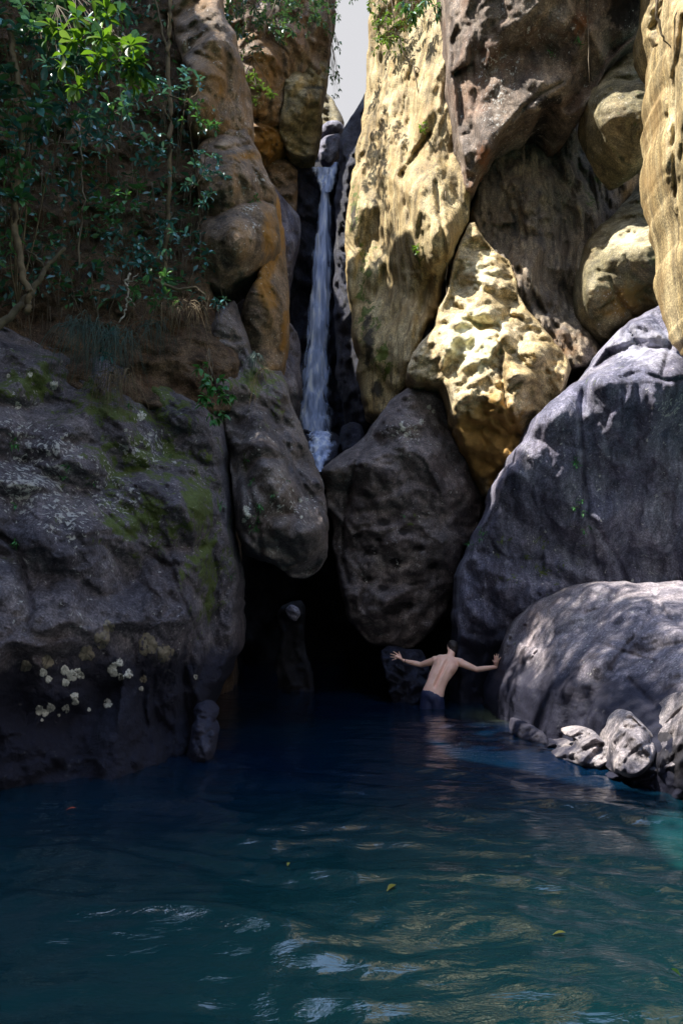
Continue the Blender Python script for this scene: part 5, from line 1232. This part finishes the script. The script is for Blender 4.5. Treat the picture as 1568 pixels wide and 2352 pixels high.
LICH2 = plain_mat('brown_lichen_crust', (0.13, 0.11, 0.08), (0.26, 0.22, 0.16), 0.95, 30, 0.8)
def rosette(key, parent, x, y, r, mat):
    V, F = [], []
    n_ = 26; rings = (0, .45, .8, 1.0)
    ph = rnd.random() * 9
    for k, q in enumerate(rings):
        for j in range(n_):
            a = 2 * math.pi * j / n_
            rr = r * q * (1 + .10 * math.sin(3 * a + ph) + .07 * math.sin(7 * a + ph * 2) + rnd.gauss(0, .035))
            xx, yy = x + rr * math.cos(a) * .9, y + rr * math.sin(a)
            V.append(W(xx, yy, surf_depth(key, xx, yy) - (.006 if k < 3 else -.004) - rnd.uniform(0, .004)))
    for k in range(3):
        for j in range(n_):
            F.append((k * n_ + j, (k + 1) * n_ + j, (k + 1) * n_ + (j + 1) % n_, k * n_ + (j + 1) % n_))
    V = np.array(V)
    return mesh_obj('lichen_patch', V, F, mat, parent)
lo = ROCKS['left']['ob']
for (x, y, r) in ((100, 1545, 10), (112, 1560, 9), (150, 1540, 12), (165, 1552, 14), (178, 1545, 11), (187, 1552, 9), (151, 1568, 10), (172, 1600, 11), (174, 1612, 9), (92, 1632, 12), (104, 1638, 9), (117, 1626, 11), (152, 1628, 10), (248, 1616, 11),
                  (255, 1538, 10), (262, 1545, 11), (278, 1555, 9), (296, 1548, 11), (275, 1522, 10), (264, 1528, 8), (136, 1643, 4), (97, 1654, 4), (205, 1630, 5), (325, 1582, 6), (450, 1555, 6), (125, 885, 11), (325, 955, 12), (70, 860, 7), (42, 932, 9), (20, 863, 5)):
    rosette('left', lo, x, y, r, LICH)
for (x, y, r) in ((200, 1500, 20), (110, 1520, 16), (60, 1530, 14), (235, 1470, 20), (340, 1480, 26), (380, 1500, 22), (330, 1560, 9), (250, 1440, 16)):
    rosette('left', lo, x, y, r, LICH2)
wo = ROCKS['wedge']['ob']
for (x, y, r) in ((566, 1170, 9), (570, 1185, 8), (560, 1196, 6), (690, 1150, 5), (705, 1148, 4), (692, 1188, 4)): rosette('wedge', wo, x, y, r, LICH)
co_ = ROCKS['centre']['ob']
for (x, y, r) in ((985, 935, 6), (995, 945, 5), (968, 968, 7), (925, 985, 7), (932, 998, 6), (920, 975, 5)): rosette('centre', co_, x, y, r, LICH)

# ---- trees on the left rim: they stand beyond the picture and dapple the sunlight
def rim_tree(base, crown, label, seed):
    r_ = random.Random(seed)
    root = empty('tree', base); tag(root, label, 'tree', 'trees on the rim above the pool')
    lines, items = [], []
    top = Vector(crown[0][:3])
    lines.append((wiggle(Vector(base), top, 8, .1), .16, .05))
    for (x, y, z, rad, n_) in crown:
        c = Vector((x, y, z)); lines.append((wiggle(Vector(base).lerp(top, .6), c, 5, .1), .05, .012))
        for k in range(n_):
            v = Vector((r_.gauss(0, 1), r_.gauss(0, 1), r_.gauss(0, .6))).normalized() * rad * r_.random() ** .4
            p = c + v
            if k % 5 == 0: lines.append((wiggle(c, p, 3, .03), .012, .004))
            items.append((p, Vector((r_.gauss(0, 1), r_.gauss(0, 1), r_.gauss(-.2, .4))), r_.uniform(.14, .24), r_.gauss(0, .7)))
    tubes('trunk', lines, BARK, root, 6)
    joined_leaves('foliage', items, 'small', 'green', root)['kind'] = 'stuff'
rim_tree((-5.6, 8.6, 13.0), [(-4.2, 8.4, 13.6, .9, 430), (-3.6, 9.4, 13.0, .8, 380), (-4.3, 10.3, 14.2, .8, 300), (-3.3, 7.5, 12.7, .8, 330), (-3.1, 10.6, 12.4, .6, 190), (-2.4, 8.6, 11.8, .6, 170), (-4.4, 6.9, 13.6, .7, 260)], 'spreading green tree on the rim of the gorge', 3)
rim_tree((-5.6, 3.5, 12.0), [(-4.3, 3.6, 13.0, 1.1, 260), (-4.0, 5.2, 12.4, .9, 200), (-3.6, 2.2, 12.4, 1.0, 200), (-3.1, 4.4, 11.6, .8, 90), (-3.0, 6.4, 11.6, .8, 100)], 'second green tree nearer along the rim', 5)
